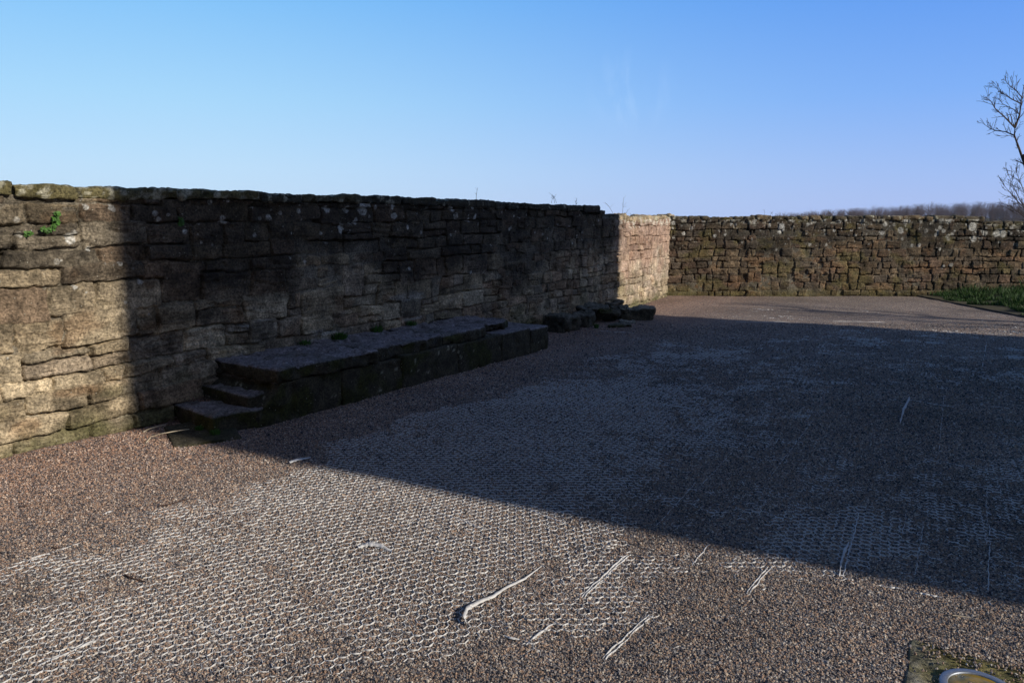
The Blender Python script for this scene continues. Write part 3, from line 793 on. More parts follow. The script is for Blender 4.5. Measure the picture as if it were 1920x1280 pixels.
# ------------------------------------------------------------------ tall buildings out of frame: one throws the big shade, one is added to hide half the sky
def building(poly, H, label, faces):
    n = len(poly); cx = sum(p[0] for p in poly) / n; cy = sum(p[1] for p in poly) / n
    root = empty('stone_building', (cx, cy, 0), label, 'building')
    m = MB()
    for i in range(n):
        a = np.array(poly[i]); b = np.array(poly[(i + 1) % n]); L = np.linalg.norm(b - a)
        m.add([(a[0], a[1], -0.3), (b[0], b[1], -0.3), (b[0], b[1], H), (a[0], a[1], H)], [(0, 1, 2, 3)], (0.27, 0.22, 0.15))
        t = (b - a) / L; nn = np.array((t[1], -t[0]))
        if nn @ (a - np.array((cx, cy))) < 0: nn = -nn
        if i not in faces: continue
        for zf in (2.4, 6.4):
            for f in (0.25, 0.5, 0.75):
                c = a + t * L * f; w = None
                for nm, hw, z0, z1, o, mt in (('window', 0.55, zf - 0.12, zf + 1.72, 0.04, M_BLD), ('pane', 0.42, zf, zf + 1.6, 0.045, M_GLASSD)):
                    mm = MB()
                    V = [(c[0] - t[0] * hw + nn[0] * o, c[1] - t[1] * hw + nn[1] * o, z0), (c[0] + t[0] * hw + nn[0] * o, c[1] + t[1] * hw + nn[1] * o, z0),
                         (c[0] + t[0] * hw + nn[0] * o, c[1] + t[1] * hw + nn[1] * o, z1), (c[0] - t[0] * hw + nn[0] * o, c[1] - t[1] * hw + nn[1] * o, z1)]
                    V += [(v[0] - nn[0] * (o + 0.02), v[1] - nn[1] * (o + 0.02), v[2]) for v in V]
                    if w is not None: V = [(v[0] - cx, v[1] - cy, v[2]) for v in V]
                    mm.add(V, [(0, 1, 2, 3), (0, 4, 5, 1), (1, 5, 6, 2), (2, 6, 7, 3), (3, 7, 4, 0)], (0.3, 0.26, 0.2))
                    if w is None: w = mm.build(nm, mt, root, False)
                    else:
                        p = mm.build(nm, mt, None, False); p.parent = w
    m.build('wall', M_BLD, root, False)
    r = MB(); top = [(p[0], p[1], H) for p in poly] + [(cx, cy, H + 2.2)]
    r.add(top, [(i, (i + 1) % n, n) for i in range(n)], (0.1, 0.1, 0.11)); r.build('roof', M_SLATE, root, False)
def bld_mat():
    m, nt, b = new_mat('building_stone'); L = nt.links.new
    tc = nnode(nt, 'ShaderNodeTexCoord')
    mp = nnode(nt, 'ShaderNodeMapping'); mp.inputs['Rotation'].default_value = (math.pi / 2, 0, 0)
    br = nnode(nt, 'ShaderNodeTexBrick'); br.inputs['Scale'].default_value = 1.6
    br.inputs['Color1'].default_value = (0.10, 0.08, 0.055, 1); br.inputs['Color2'].default_value = (0.07, 0.058, 0.042, 1); br.inputs['Mortar'].default_value = (0.10, 0.09, 0.07, 1)
    L(tc.outputs['Object'], mp.inputs[0]); L(mp.outputs[0], br.inputs['Vector']); L(br.outputs[0], b.inputs['Base Color'])
    b.inputs['Roughness'].default_value = 0.95
    return m
M_BLD = bld_mat(); M_GLASSD = simple_mat('dark_window_glass', (0.02, 0.022, 0.025), 0.1, 0.1, 5, 0.5); M_SLATE = simple_mat('roof_slate', (0.06, 0.06, 0.07), 0.7, 0.3, 6)
building([(8.75, 9.36), (11.7, -1.98), (19.0, -0.1), (16.4, 5.4)], 14.0, 'tall stone building out of frame to the right, throwing the wide shadow over the yard', (0, 1))
building([(-16, -7.5), (9.5, -8.5), (9.5, -18), (-16, -18)], 12.0, 'broad unseen stone building added behind the viewpoint, blocking sky light from the yard', (0,))  # added out of view to block sky light and deepen the shade

# ------------------------------------------------------------------ loose gravel stones (geometry nodes)
rngG = np.random.RandomState(11)
def scatter_points():
    bands = [(2.05, 3.4, 19500, 0.0041), (3.4, 4.8, 16500, 0.0044), (4.8, 6.4, 10000, 0.0052), (6.4, 8.6, 3600, 0.0062), (8.6, 11.5, 900, 0.0068)]
    XS = []; R = []
    for y0, y1, den, r in bands:
        W = 0.72 * y1 + 0.25
        n = int(den * (y1 - y0) * 2 * W)
        x = rngG.uniform(-W, W, n); y = rngG.uniform(y0, y1, n)
        k = np.abs(x) < 0.72 * y + 0.2
        s, nn = sn(x, y)
        k &= (nn > 0.03 + dev(s))
        k &= ~((s > 0.62) & (s < 4.97) & (nn < 0.80))
        k &= ~((s > 0.36) & (s < 0.7) & (nn < 0.72))
        x = x[k]; y = y[k]
        XS.append(np.stack([x, y], 1)); R.append(r * rngG.lognormal(0, 0.24, len(x)))
    return np.concatenate(XS), np.concatenate(R)
XY, RR = scatter_points()
# keep the slab with the floor light nearly clear
SL_C = gpt(1705, 1198)                 # its far left corner
def slab_uv(X, Y):
    d = np.array((0.515, 0.857)); e = np.array((0.857, -0.515))
    q0 = X - SL_C[0]; q1 = Y - SL_C[1]
    return -(q0 * d[0] + q1 * d[1]), q0 * e[0] + q1 * e[1]
a_, b_ = slab_uv(XY[:, 0], XY[:, 1])
ins = (a_ > 0.0) & (b_ > 0.0) & (a_ < 0.9) & (b_ < 0.9)
edge = np.exp(-np.minimum(np.abs(a_ - 0.02), 9) / 0.05)
keep = ~ins | (rngG.rand(len(a_)) < 0.035 + 0.5 * edge * (b_ > 0.05))
lc = SL_C + Vector((0, 0, 0))
XY = XY[keep]; RR = RR[keep]
ZP = ground_z(XY[:, 0], XY[:, 1]) + RR * rngG.uniform(-0.45, 0.45, len(RR))
a_, b_ = slab_uv(XY[:, 0], XY[:, 1]); ins = (a_ > 0.0) & (b_ > 0.0) & (a_ < 0.9) & (b_ < 0.9)
ZP = np.where(ins, 0.012 + RR * 0.5, ZP)
me = bpy.data.meshes.new('loose_gravel')
me.vertices.add(len(XY)); me.vertices.foreach_set('co', np.stack([XY[:, 0], XY[:, 1], ZP], 1).astype(np.float32).ravel())
ar = me.attributes.new('rad', 'FLOAT', 'POINT'); ar.data.foreach_set('value', RR.astype(np.float32))
aro = me.attributes.new('rot', 'FLOAT_VECTOR', 'POINT'); aro.data.foreach_set('vector', rngG.uniform(0, 6.28, (len(XY), 3)).astype(np.float32).ravel())
lg = bpy.data.objects.new('loose_gravel', me); COL.objects.link(lg)
tag(lg, 'loose pinkish brown and grey gravel spread over the whole yard', 'gravel', kind='stuff')
ng = bpy.data.node_groups.new('gravel_scatter', 'GeometryNodeTree')
ng.interface.new_socket('Geometry', in_out='INPUT', socket_type='NodeSocketGeometry')
ng.interface.new_socket('Geometry', in_out='OUTPUT', socket_type='NodeSocketGeometry')
N = ng.nodes; LK = ng.links.new
gi = N.new('NodeGroupInput'); go = N.new('NodeGroupOutput')
g2i = N.new('GeometryNodeGeometryToInstance')
for v, (sx, sy, sz) in enumerate([(1.0, 0.8, 0.62), (1.15, 0.75, 0.7), (0.9, 0.9, 0.75), (1.25, 0.8, 0.55), (1.0, 0.7, 0.8)]):
    ic = N.new('GeometryNodeMeshIcoSphere'); ic.inputs['Radius'].default_value = 1.0; ic.inputs['Subdivisions'].default_value = 2
    no = N.new('ShaderNodeTexNoise'); no.inputs['Scale'].default_value = 1.1; no.inputs['Detail'].default_value = 1.0
    ps = N.new('GeometryNodeInputPosition'); off = N.new('ShaderNodeVectorMath'); off.operation = 'ADD'; off.inputs[1].default_value = (v * 5.1, 3.3, 1.7 * v)
    LK(ps.outputs[0], off.inputs[0]); LK(off.outputs[0], no.inputs['Vector'])
    sub = N.new('ShaderNodeVectorMath'); sub.operation = 'SUBTRACT'; sub.inputs[1].default_value = (0.5, 0.5, 0.5); LK(no.outputs['Color'], sub.inputs[0])
    sc_ = N.new('ShaderNodeVectorMath'); sc_.operation = 'SCALE'; sc_.inputs['Scale'].default_value = 1.5; LK(sub.outputs[0], sc_.inputs[0])
    sp_ = N.new('GeometryNodeSetPosition'); LK(ic.outputs['Mesh'], sp_.inputs['Geometry']); LK(sc_.outputs[0], sp_.inputs['Offset'])
    tr = N.new('GeometryNodeTransform'); tr.inputs['Scale'].default_value = (sx, sy, sz); LK(sp_.outputs[0], tr.inputs['Geometry'])
    sm = N.new('GeometryNodeSetMaterial'); sm.inputs['Material'].default_value = M_PEB; LK(tr.outputs[0], sm.inputs['Geometry'])
    LK(sm.outputs[0], g2i.inputs[0])
m2p = N.new('GeometryNodeMeshToPoints'); LK(gi.outputs[0], m2p.inputs[0])
iop = N.new('GeometryNodeInstanceOnPoints'); LK(m2p.outputs[0], iop.inputs['Points']); LK(g2i.outputs[0], iop.inputs['Instance'])
iop.inputs['Pick Instance'].default_value = True
nr_ = N.new('GeometryNodeInputNamedAttribute'); nr_.data_type = 'FLOAT'; nr_.inputs[0].default_value = 'rad'
nv_ = N.new('GeometryNodeInputNamedAttribute'); nv_.data_type = 'FLOAT_VECTOR'; nv_.inputs[0].default_value = 'rot'
e2r = N.new('FunctionNodeEulerToRotation'); LK(nv_.outputs[0], e2r.inputs[0])
LK(nr_.outputs[0], iop.inputs['Scale']); LK(e2r.outputs[0], iop.inputs['Rotation'])
LK(iop.outputs[0], go.inputs[0])
me.materials.append(M_PEB)
md = lg.modifiers.new('scatter', 'NODES'); md.node_group = ng
print('pebbles', len(XY))

# ------------------------------------------------------------------ white honeycomb gravel grid showing through
P = 0.051
AZ = 0.5                           # row direction offset
def hexgrid(az=33.4):
    # rows run along the wall direction DR
    d1 = np.array((math.sin(math.radians(az)), math.cos(math.radians(az)))); d2 = np.array((-d1[1], d1[0]))        # d2 = perpendicular
    R = P / math.sqrt(3)
    I, J = np.meshgrid(np.arange(-260, 260), np.arange(-300, 300), indexing='ij')
    I = I.ravel(); J = J.ravel()
    cx = P * (I + 0.5 * (J & 1)); cy = 1.5 * R * J
    E = []
    for k in range(3):
        a0 = math.radians(30 + 60 * k); a1 = math.radians(30 + 60 * (k + 1))
        E.append(np.stack([cx + R * math.cos(a0), cy + R * math.sin(a0), cx + R * math.cos(a1), cy + R * math.sin(a1)], 1))
    E = np.concatenate(E)
    O = np.array((0.0, 6.5))
    def W(x, y): return O[0] + x * d1[0] + y * d2[0], O[1] + x * d1[1] + y * d2[1]
    ax, ay = W(E[:, 0], E[:, 1]); bx, by = W(E[:, 2], E[:, 3])
    return ax, ay, bx, by
# (pixel x, pixel y, radius, bias) measured patches: + shows, - buried
PATCH = [(1520, 850, 170, -.22), (1760, 780, 150, -.2), (1300, 900, 80, -.15), (1010, 1208, 42, .5), (720, 1245, 140, -.28), (560, 1060, 60, -.2), (300, 1120, 330, .30), (620, 960, 230, .42), (800, 1080, 230, .35), (900, 870, 240, .75), (1080, 800, 160, .40), (1200, 740, 200, .15), (1800, 1020, 150, .45), (1600, 1020, 80, .45), (1120, 1160, 70, .35),
         (1130, 1060, 60, .3), (1450, 1060, 60, .2), (1400, 930, 130, .15), (150, 960, 110, -.55), (60, 900, 120, -.6), (1550, 1200, 200, -.5), (1000, 1060, 55, -.45), (1280, 1130, 70, -.45), (950, 1230, 60, -.2), (1800, 1200, 120, -.8),
         (400, 930, 50, -.3), (1250, 1250, 120, -.35), (1100, 1250, 80, -0.2), (1700, 860, 150, -.3), (1300, 1000, 120, -.12), (120, 1180, 80, .1), (1500, 760, 150, -.05), (60, 1040, 60, .2), (1030, 650, 60, -.2), (1450, 700, 200, .1)]
def show(X, Y):
    px, py = to_px(X, Y, 0.0)
    b = np.zeros(len(X))
    for x, y, r, w in PATCH:
        yy = 1.9 if y > 800 else 2.6
        b += w * np.exp(-(((px - x) / (r * 1.3)) ** 2 + ((py - y) * yy / (r * 1.3)) ** 2))
    s, n = sn(X, Y)
    b = 0.72 * b + 0.10 + 0.34 * fbm(X * 1.3 + 3, Y * 1.3, 0.0, 3) + 0.42 * fbm(X * 4.5, Y * 4.5, 0.0, 3) + 0.34 * fbm(X * 15, Y * 15, 0.0, 2)
    b = b - 1.4 * sst(1.75, 1.35, n + 0.25 * fbm(X * 1.5, Y * 1.5 + 30, 0.0, 2))
    b = b - 0.16 * sst(5.5, 11.5, Y) - 0.04 - 0.30 * sst(9.8, 11.5, Y)
    return b
def add_walls(mb, ax, ay, bx, by, za, zb, th, bot=0.012, col=(0.6, 0.6, 0.6)):
    dx = bx - ax; dy = by - ay; L = np.hypot(dx, dy) + 1e-9
    nx = -dy / L * th / 2; ny = dx / L * th / 2
    ga = ground_z(ax, ay); gb = ground_z(bx, by)
    n = len(ax)
    V = np.empty((n, 8, 3))
    for k, (X, Y, s_, z) in enumerate([(ax, ay, 1, ga + za), (bx, by, 1, gb + zb), (bx, by, -1, gb + zb), (ax, ay, -1, ga + za)]):
        V[:, k, 0] = X + s_ * nx; V[:, k, 1] = Y + s_ * ny; V[:, k, 2] = z
        V[:, k + 4, 0] = X + s_ * nx * 1.15; V[:, k + 4, 1] = Y + s_ * ny * 1.15; V[:, k + 4, 2] = z - bot
    base = (np.arange(n) * 8)[:, None, None]
    F = np.array([(0, 3, 2, 1), (0, 1, 5, 4), (2, 3, 7, 6), (1, 2, 6, 5), (3, 0, 4, 7)])[None] + base
    mb.add(V.reshape(-1, 3), F.reshape(-1, 4), col)
nb0 = sn(*gpt(1010, 1130)[:2])[1]
def sheets():
    out = []
    for az, left in ((61.0, True), (88.0, False)):
        q = hexgrid(az); X = (q[0] + q[2]) / 2; Y = (q[1] + q[3]) / 2
        s_, n_ = sn(X, Y); L_ = (n_ < nb0) & (s_ < 0.45)
        k = (L_ == left) & (Y > 1.9) & (Y < 13.6) & (np.abs(X) < 0.75 * Y + 0.4)
        out.append([v[k] for v in q])
    return [np.concatenate(v) for v in zip(*out)]
ax, ay, bx, by = sheets()
mx, my = (ax + bx) / 2, (ay + by) / 2
k = (my > 2.0) & (my < 13.5) & (np.abs(mx) < 0.74 * my + 0.3) & (mx < 8.3)
s_, n_ = sn(mx, my); k &= n_ > 1.1
a1, b1 = slab_uv(mx, my); k &= ~((a1 > -0.02) & (b1 > -0.02))
ax, ay, bx, by = ax[k], ay[k], bx[k], by[k]
sa = show(ax, ay); sb = show(bx, by)
T0 = 0.05
jit = 0.0016
def hgt(s): return np.clip(0.0024 + (s - T0) * 0.012, -0.02, 0.0064)
k = ((sa + sb) / 2 > T0) & (np.random.RandomState(3).rand(len(sa)) < 0.3 + 0.35 * sst(4.0, 2.8, ay) + 2.2 * ((sa + sb) / 2 - T0))
ax, ay, bx, by, sa, sb = ax[k], ay[k], bx[k], by[k], sa[k], sb[k]
wx = lambda X, Y: 0.006 * fbm(X * 3 + 20, Y * 3, 0.0, 2)
ax2 = ax + wx(ax, ay); ay2 = ay + wx(ay, ax); bx2 = bx + wx(bx, by); by2 = by + wx(by, bx)
hr1 = 0.0012 * np.random.RandomState(4).normal(0, 1, len(ax))
GR = MB(); add_walls(GR, ax2, ay2, bx2, by2, hgt(sa) + hr1, hgt(sb) + hr1, 0.0017, col=(0.55, 0.55, 0.55))
print('grid edges', len(ax))
# panel seams measured from the picture: (x0,y0,x1,y1,height mm,width mm,double)
SEAM = [(1093, 1120, 1180, 1038, 10, 4, 1), (1130, 1240, 1220, 1155, 9, 3.5, 1), (985, 1210, 1045, 1165, 10, 5, 0), (62, 1255, 180, 1202, 9, 6, 0), (1580, 1080, 1611, 962, 9, 5, 0), (1852, 1110, 1856, 985, 6, 3.5, 0),
        (1402, 1115, 1443, 1062, 8, 3.5, 1), (1296, 1062, 1328, 1020, 7, 3.5, 0), (1716, 1075, 1732, 980, 5, 3, 0), (885, 915, 1070, 985, 7, 5, 0), (770, 905, 900, 935, 6, 4, 0), (1020, 850, 1100, 880, 6, 5, 0),
        (905, 808, 1020, 832, 6, 4, 0), (1640, 1096, 1690, 1104, 7, 6, 0), (1716, 1113, 1770, 1122, 7, 5, 0), (700, 825, 790, 805, 6, 4, 0), (1140, 870, 1190, 884, 6, 5, 0), (1240, 757, 1298, 766, 9, 9, 0),
        (1318, 795, 1372, 783, 7, 6, 0), (1335, 788, 1385, 760, 5, 5, 0), (820, 960, 910, 990, 7, 4, 0), (345, 1155, 470, 1210, 3, 5, 0), (190, 965, 212, 957, 8, 5, 0), (50, 1050, 150, 1018, 8, 4, 0),
        (1230, 985, 1310, 900, 3, 3, 0), (1310, 915, 1420, 800, 3, 3, 0), (1440, 900, 1530, 780, 3, 3, 0), (1840, 700, 1850, 640, 4, 4, 0), (1760, 850, 1770, 740, 4, 3, 0), (1690, 1010, 1700, 960, 4, 3, 0), (1850, 985, 1850, 880, 2, 3, 0),
        (1700, 748, 1800, 765, 4, 4, 0), (1125, 620, 1190, 624, 6, 8, 0), (1380, 602, 1480, 604, 6, 9, 0), (1560, 603, 1660, 604, 5, 9, 0), (1700, 628, 1790, 634, 6, 9, 0), (1860, 760, 1915, 768, 4, 5, 0)]
rs = np.random.RandomState(8)
for (x0, y0, x1, y1, h, w, dbl) in SEAM:
    a = np.array(gpt(x0, y0))[:2]; b = np.array(gpt(x1, y1))[:2]
    n = max(4, int(np.linalg.norm(b - a) / 0.03)); t = np.linspace(0, 1, n + 1)
    for side in ((-1, 1) if dbl else (0,)):
        d = (b - a) / np.linalg.norm(b - a); nn = np.array((-d[1], d[0]))
        X = a[0] + (b[0] - a[0]) * t + nn[0] * (side * 0.007); Y = a[1] + (b[1] - a[1]) * t + nn[1] * (side * 0.007)
        wv = 0.0022 * np.sin(t * n * 1.9 + side) + 0.004 * fbm(t * 6, side + 3.0, 0.0, 2)
        X = X + nn[0] * wv; Y = Y + nn[1] * wv
        z = h / 1000 * (0.65 + 0.6 * fbm(t * 9 + rs.rand() * 50, 4.0, 0.0, 2)) * np.minimum(1, 6 * np.minimum(t, 1 - t) + 0.3) + 0.001
        add_walls(GR, X[:-1], Y[:-1], X[1:], Y[1:], z[:-1], z[1:], w / 1000, 0.014, (0.6, 0.6, 0.62))
go_ = GR.build('gravel_grid', M_PLAST, None, False)
tag(go_, 'white plastic honeycomb grid showing through the gravel in worn patches, with straight panel seams', 'gravel grid', kind='stuff')

# ------------------------------------------------------------------ torn strips, sticks and litter
def ribbon(name, label, pts, widths, lift, cat, group, mat=M_PLAST, th=0.0015, edge_up=0.0):
    """a torn flat strip: pts pixel points on the ground, rising by lift[i] metres"""
    m = MB()
    n = 8
    Q = []; Wd = []; Z = []
    for i in range(len(pts) - 1):
        for j in range(n):
            t = j / n; Q.append([pts[i][c] * (1 - t) + pts[i + 1][c] * t for c in (0, 1)]); Wd.append(widths[i] * (1 - t) + widths[i + 1] * t); Z.append(lift[i] * (1 - t) + lift[i + 1] * t)
    Q.append(pts[-1]); Wd.append(widths[-1]); Z.append(lift[-1])
    G = np.array([gpt(x, y, z)[:] for (x, y), z in zip(Q, Z)])
    G[:, 2] += ground_z(G[:, 0], G[:, 1])
    V = []; F = []
    for i in range(len(G)):
        t = G[min(i + 1, len(G) - 1)] - G[max(i - 1, 0)]; t[2] = 0; t /= np.linalg.norm(t) + 1e-9
        nn = np.array((-t[1], t[0], 0)) * Wd[i] * 0.27 * (1 + 0.5 * float(vnoise(i * 0.9, 3.3)))
        wob = 0.3 * math.sin(i * 1.7) + 0.25 * float(vnoise(i * 1.3, 7.7))
        up = np.array((0, 0, edge_up * Wd[i]))
        V += [G[i] + nn * (1 + wob) + up, G[i] - nn * (1 - wob), G[i] - nn * (1 - wob) - (0, 0, th), G[i] + nn * (1 + wob) + up - (0, 0, th)]
    for i in range(len(G) - 1):
        for k in range(4):
            F.append((i * 4 + k, i * 4 + (k + 1) % 4, (i + 1) * 4 + (k + 1) % 4, (i + 1) * 4 + k))
    F.append((0, 1, 2, 3)); F.append(tuple((len(G) - 1) * 4 + k for k in (3, 2, 1, 0)))
    m.add(V, F, (0.6, 0.6, 0.62))
    return tag(m.build(name, mat, None, False), label, cat, group)
G1 = 'torn strips of the white grid lying on the gravel'
ribbon('plastic_strip', 'longest torn white plastic strip with a hooked lower end, lying alone in the sunlit gravel', [(875, 1172), (870, 1162), (876, 1145), (900, 1132), (925, 1122), (950, 1103), (985, 1085), (1016, 1060)],
       [0.020, 0.022, 0.018, 0.016, 0.013, 0.011, 0.009, 0.004], [0.006, 0.014, 0.018, 0.016, 0.012, 0.010, 0.008, 0.006], 'strip', G1, edge_up=0.8)
ribbon('plastic_strip', 'short wide white plastic strip at the shadow edge in front of the steps', [(543, 868), (556, 863), (583, 857)], [0.028, 0.028, 0.012], [0.012, 0.014, 0.008], 'strip', G1, edge_up=0.4)
ribbon('plastic_strip', 'tapering white plastic strip standing up in the deep shade to the right', [(1688, 792), (1694, 770), (1706, 745)], [0.012, 0.028, 0.022], [0.012, 0.022, 0.02], 'strip', G1, edge_up=0.7)
ribbon('plastic_strip', 'ragged white plastic strip across the shade above the sunlit corner', [(1574, 1080), (1577, 1055), (1583, 1035), (1592, 1015)], [0.008, 0.016, 0.022, 0.008], [0.008, 0.012, 0.013, 0.008], 'strip', G1, edge_up=0.5)
ribbon('plastic_strip', 'small scuffed white strip of broken cell edge at the bottom centre of the picture', [(945, 1193), (958, 1198), (975, 1200)], [0.006, 0.013, 0.006], [0.007, 0.010, 0.007], 'strip', G1, edge_up=0.5)
ribbon('plastic_strip', 'pale lifted patch of plastic in the middle of the sunlit mesh', [(672, 1028), (690, 1022), (712, 1024), (735, 1034)], [0.020, 0.034, 0.030, 0.014], [0.008, 0.011, 0.010, 0.007], 'strip', G1, edge_up=0.4)
def twig(name, label, pts, r, mat, cat='twig', z=0.008, group='twigs lying on the gravel', lift=None):
    m = MB(); P3 = []
    for i, (x, y) in enumerate(pts):
        zz = z + (lift[i] if lift else 0)
        g = gpt(x, y, zz); P3.append((g[0], g[1], zz + float(ground_z(g[0], g[1]))))
    rad = [r * (1 - 0.5 * i / (len(pts) - 1)) for i in range(len(pts))]
    tube(m, P3, rad, 6)
    return tag(m.build(name, mat), label, cat, group)
twig('twig', 'long dark reddish twig on the sunlit gravel left of the mesh', [(298, 948), (315, 946), (335, 940), (356, 935)], 0.0045, M_DARKT)
twig('twig', 'short curved dark twig among the mesh cells at lower left', [(234, 1079), (246, 1086), (258, 1089), (272, 1093)], 0.004, M_DARKT)
twig('twig', 'small dark twig at the upper left of the mesh', [(97, 1023), (104, 1026), (118, 1024)], 0.0035, M_DARKT)
twig('twig', 'tiny thin brown twig near the left frame edge', [(38, 951), (46, 948), (54, 949)], 0.003, M_DARKT)
twig('twig', 'thin straw coloured stalk in the sunlit gravel above the corner slab', [(1786, 1153), (1800, 1154), (1820, 1156)], 0.003, M_PALE)
twig('twig', 'bent pale dead stem reaching from the gravel onto the mossy slab', [(273, 834), (284, 822), (300, 817), (322, 812), (342, 807), (355, 805)], 0.0055, M_PALE, lift=[0, 0.01, 0.05, 0.06, 0.055, 0.05])
twig('twig', 'forked grey dead stem beside the moss at the wall foot', [(268, 813), (280, 806), (296, 801), (310, 797)], 0.007, M_PALE, lift=[0, 0.01, 0.03, 0.03])
# litter of dry leaves behind the steps
def leaves(name, label, centres, n, spread, size, mat, cat, seed, zf=None, kind='stuff', upright=0.3):
    m = MB(); r = np.random.RandomState(seed); V = []; F = []
    for i in range(n):
        c = centres[r.randint(len(centres))]
        p = np.array(c) + np.array((r.normal(0, spread), r.normal(0, spread), abs(r.normal(0, spread * upright))))
        a = r.uniform(0, 6.28); t = np.array((math.cos(a), math.sin(a), r.uniform(-0.4, 0.8))); b = np.array((-math.sin(a), math.cos(a), r.uniform(-0.5, 0.5)))
        s = size * r.uniform(0.6, 1.4)
        k = len(V)
        V += [p - t * s, p + b * s * 0.5, p + t * s, p - b * s * 0.5]; F.append((k, k + 1, k + 2, k + 3))
    m.add(V, F, (0.2, 0.2, 0.2))
    return tag(m.build(name, mat, None, False), label, cat, kind=kind)
leaves('leaf_litter', 'dry reddish leaves and debris gathered in the corner of the steps and wall', [wpt(0.40, 0.04, 0.02), wpt(0.30, 0.1, 0.015), wpt(0.55, 0.06, 0.135), wpt(0.62, 0.10, 0.135)], 260, 0.05, 0.011, M_DRY, 'leaves', 4)
leaves('leaf_litter', 'scattered brown leaf fragments on the gravel near the steps', [gpt(300, 840), gpt(260, 850), gpt(420, 860), gpt(330, 800)], 120, 0.16, 0.007, M_DRY, 'leaves', 6, upright=0.03)

leaves('leaf_litter', 'scattered dark bits of leaf and soil along the sunlit foot of the left wall', [wpt(q, 0.06, 0.02) for q in (-2.4, -2.0, -1.6, -1.2, -0.8, -0.4, 0.0)], 260, 0.10, 0.007, M_DRY, 'leaves', 16, upright=0.05)
leaves('leaf_litter', 'dark leaf fragments strewn over the open gravel in the left foreground', [gpt(x, y) for x, y in ((120, 960), (60, 1000), (300, 900), (160, 1050), (420, 940), (560, 1000), (90, 1150), (700, 1180), (1250, 1150), (900, 1000), (1400, 1180))], 210, 0.35, 0.006, M_DRY, 'leaves', 17, upright=0.01)
def tuft(name, label, c, n, w, h, mat, seed, cat='plant', group=None, flat=False, normal=None, curl=0.5):
    """small plant of narrow leaves from a point"""
    m = MB(); r = np.random.RandomState(seed); V = []; F = []
    c = np.array(c)
    for i in range(n):
        a = r.uniform(0, 6.28); rr = w * math.sqrt(r.rand())
        b = c + np.array((math.cos(a) * rr * 0.6, math.sin(a) * rr * 0.6, 0))
        hh = h * r.uniform(0.45, 1.1); ln = np.array((math.cos(a), math.sin(a), 0)) * hh * curl * r.uniform(0.2, 1)
        bw = hh * 0.09 + 0.0015
        pd = np.array((-math.sin(a), math.cos(a), 0)) * bw
        k = len(V)
        mid = b + ln * 0.35 + np.array((0, 0, hh * 0.6)); tip = b + ln + np.array((0, 0, hh))
        V += [b - pd * 0.5, b + pd * 0.5, mid + pd, mid - pd, tip]
        F.append((k, k + 1, k + 2)); F.append((k, k + 2, k + 3)); F.append((k + 3, k + 2, k + 4))
    m.add(V, F, (0.1, 0.2, 0.05))
    o = m.build(name, mat, None, False)
    return tag(o, label, cat, group)
GP = 'green tufts growing in the joint of platform and wall'
tuft('grass_tuft', 'widest green tuft in the joint at the middle of the platform', wpt(wall_px(628, 632)[0], 0.05, 0.44), 200, 0.16, 0.06, M_LEAF, 1, group=GP)
tuft('grass_tuft', 'faint green tuft nearest the steps on the platform joint', wpt(wall_px(566, 645)[0], 0.04, 0.44), 90, 0.12, 0.04, M_LEAF, 2, group=GP)
tuft('grass_tuft', 'dense green tuft toward the far half of the platform', wpt(wall_px(700, 617)[0], 0.05, 0.44), 150, 0.12, 0.06, M_LEAF, 3, group=GP)
tuft('grass_tuft', 'small green tuft at the far end of the platform joint', wpt(wall_px(765, 606)[0], 0.05, 0.44), 90, 0.10, 0.05, M_LEAF, 4, group=GP)
tuft('grass_tuft', 'bright green sprout under the front edge of the lowest step', gpt(374, 806, 0.03), 70, 0.05, 0.035, M_LEAF, 5, group='green sprouts on the sunken slab')
tuft('grass_tuft', 'green sprout at the outer corner of the lowest step', gpt(404, 813, 0.03), 80, 0.07, 0.035, M_LEAF, 6, group='green sprouts on the sunken slab')
tuft('grass_tuft', 'green sprout among the fallen stones in front of the boulder', gpt(1118, 615), 60, 0.06, 0.07, M_LEAF, 7)
# small ferns rooted in wall joints
def wall_plant(name, label, pts, n, spread, size, seed):
    m = MB(); r = np.random.RandomState(seed); V = []; F = []
    for i in range(n):
        x, y = pts[r.randint(len(pts))]
        s, z = wall_px(x + r.normal(0, spread), y + r.normal(0, spread))
        p = np.array(wpt(s, 0.012 + abs(r.normal(0, 0.016)), z)); 
        t = np.array(wpt(r.uniform(-1, 1), 0.0, 0)) - np.array(wpt(0, 0, 0)); t = t + np.array((0, 0, r.uniform(-1, 1))); t /= np.linalg.norm(t)
        nn = np.array((NR[0], NR[1], r.uniform(0, 0.8))); b = np.cross(t, nn); b /= np.linalg.norm(b); t = t + nn * 0.3
        s_ = size * r.uniform(0.6, 1.4); k = len(V)
        V += [p - t * s_, p - t * s_ * 0.2 + b * s_ * 0.75, p + t * s_, p - t * s_ * 0.2 - b * s_ * 0.75]; F.append((k, k + 1, k + 2, k + 3))
    m.add(V, F, (0.1, 0.2, 0.05))
    return tag(m.build(name, M_LEAF, None, False), label, 'plant', 'little plants rooted in the left wall')
wall_plant('wall_fern', 'leafy green fern trailing in a joint of the sunlit wall at far left', [(103, 402), (99, 410), (103, 418), (98, 424), (92, 430), (86, 433), (80, 431), (101, 414)], 210, 2.2, 0.011, 3)
wall_plant('wall_fern', 'small yellowish green plant left of the larger wall fern', [(48, 438), (54, 438)], 40, 2.0, 0.009, 4)
wall_plant('wall_fern', 'tiny green plant in the shaded wall near the shadow edge', [(336, 410), (337, 416), (335, 421)], 60, 1.8, 0.010, 5)

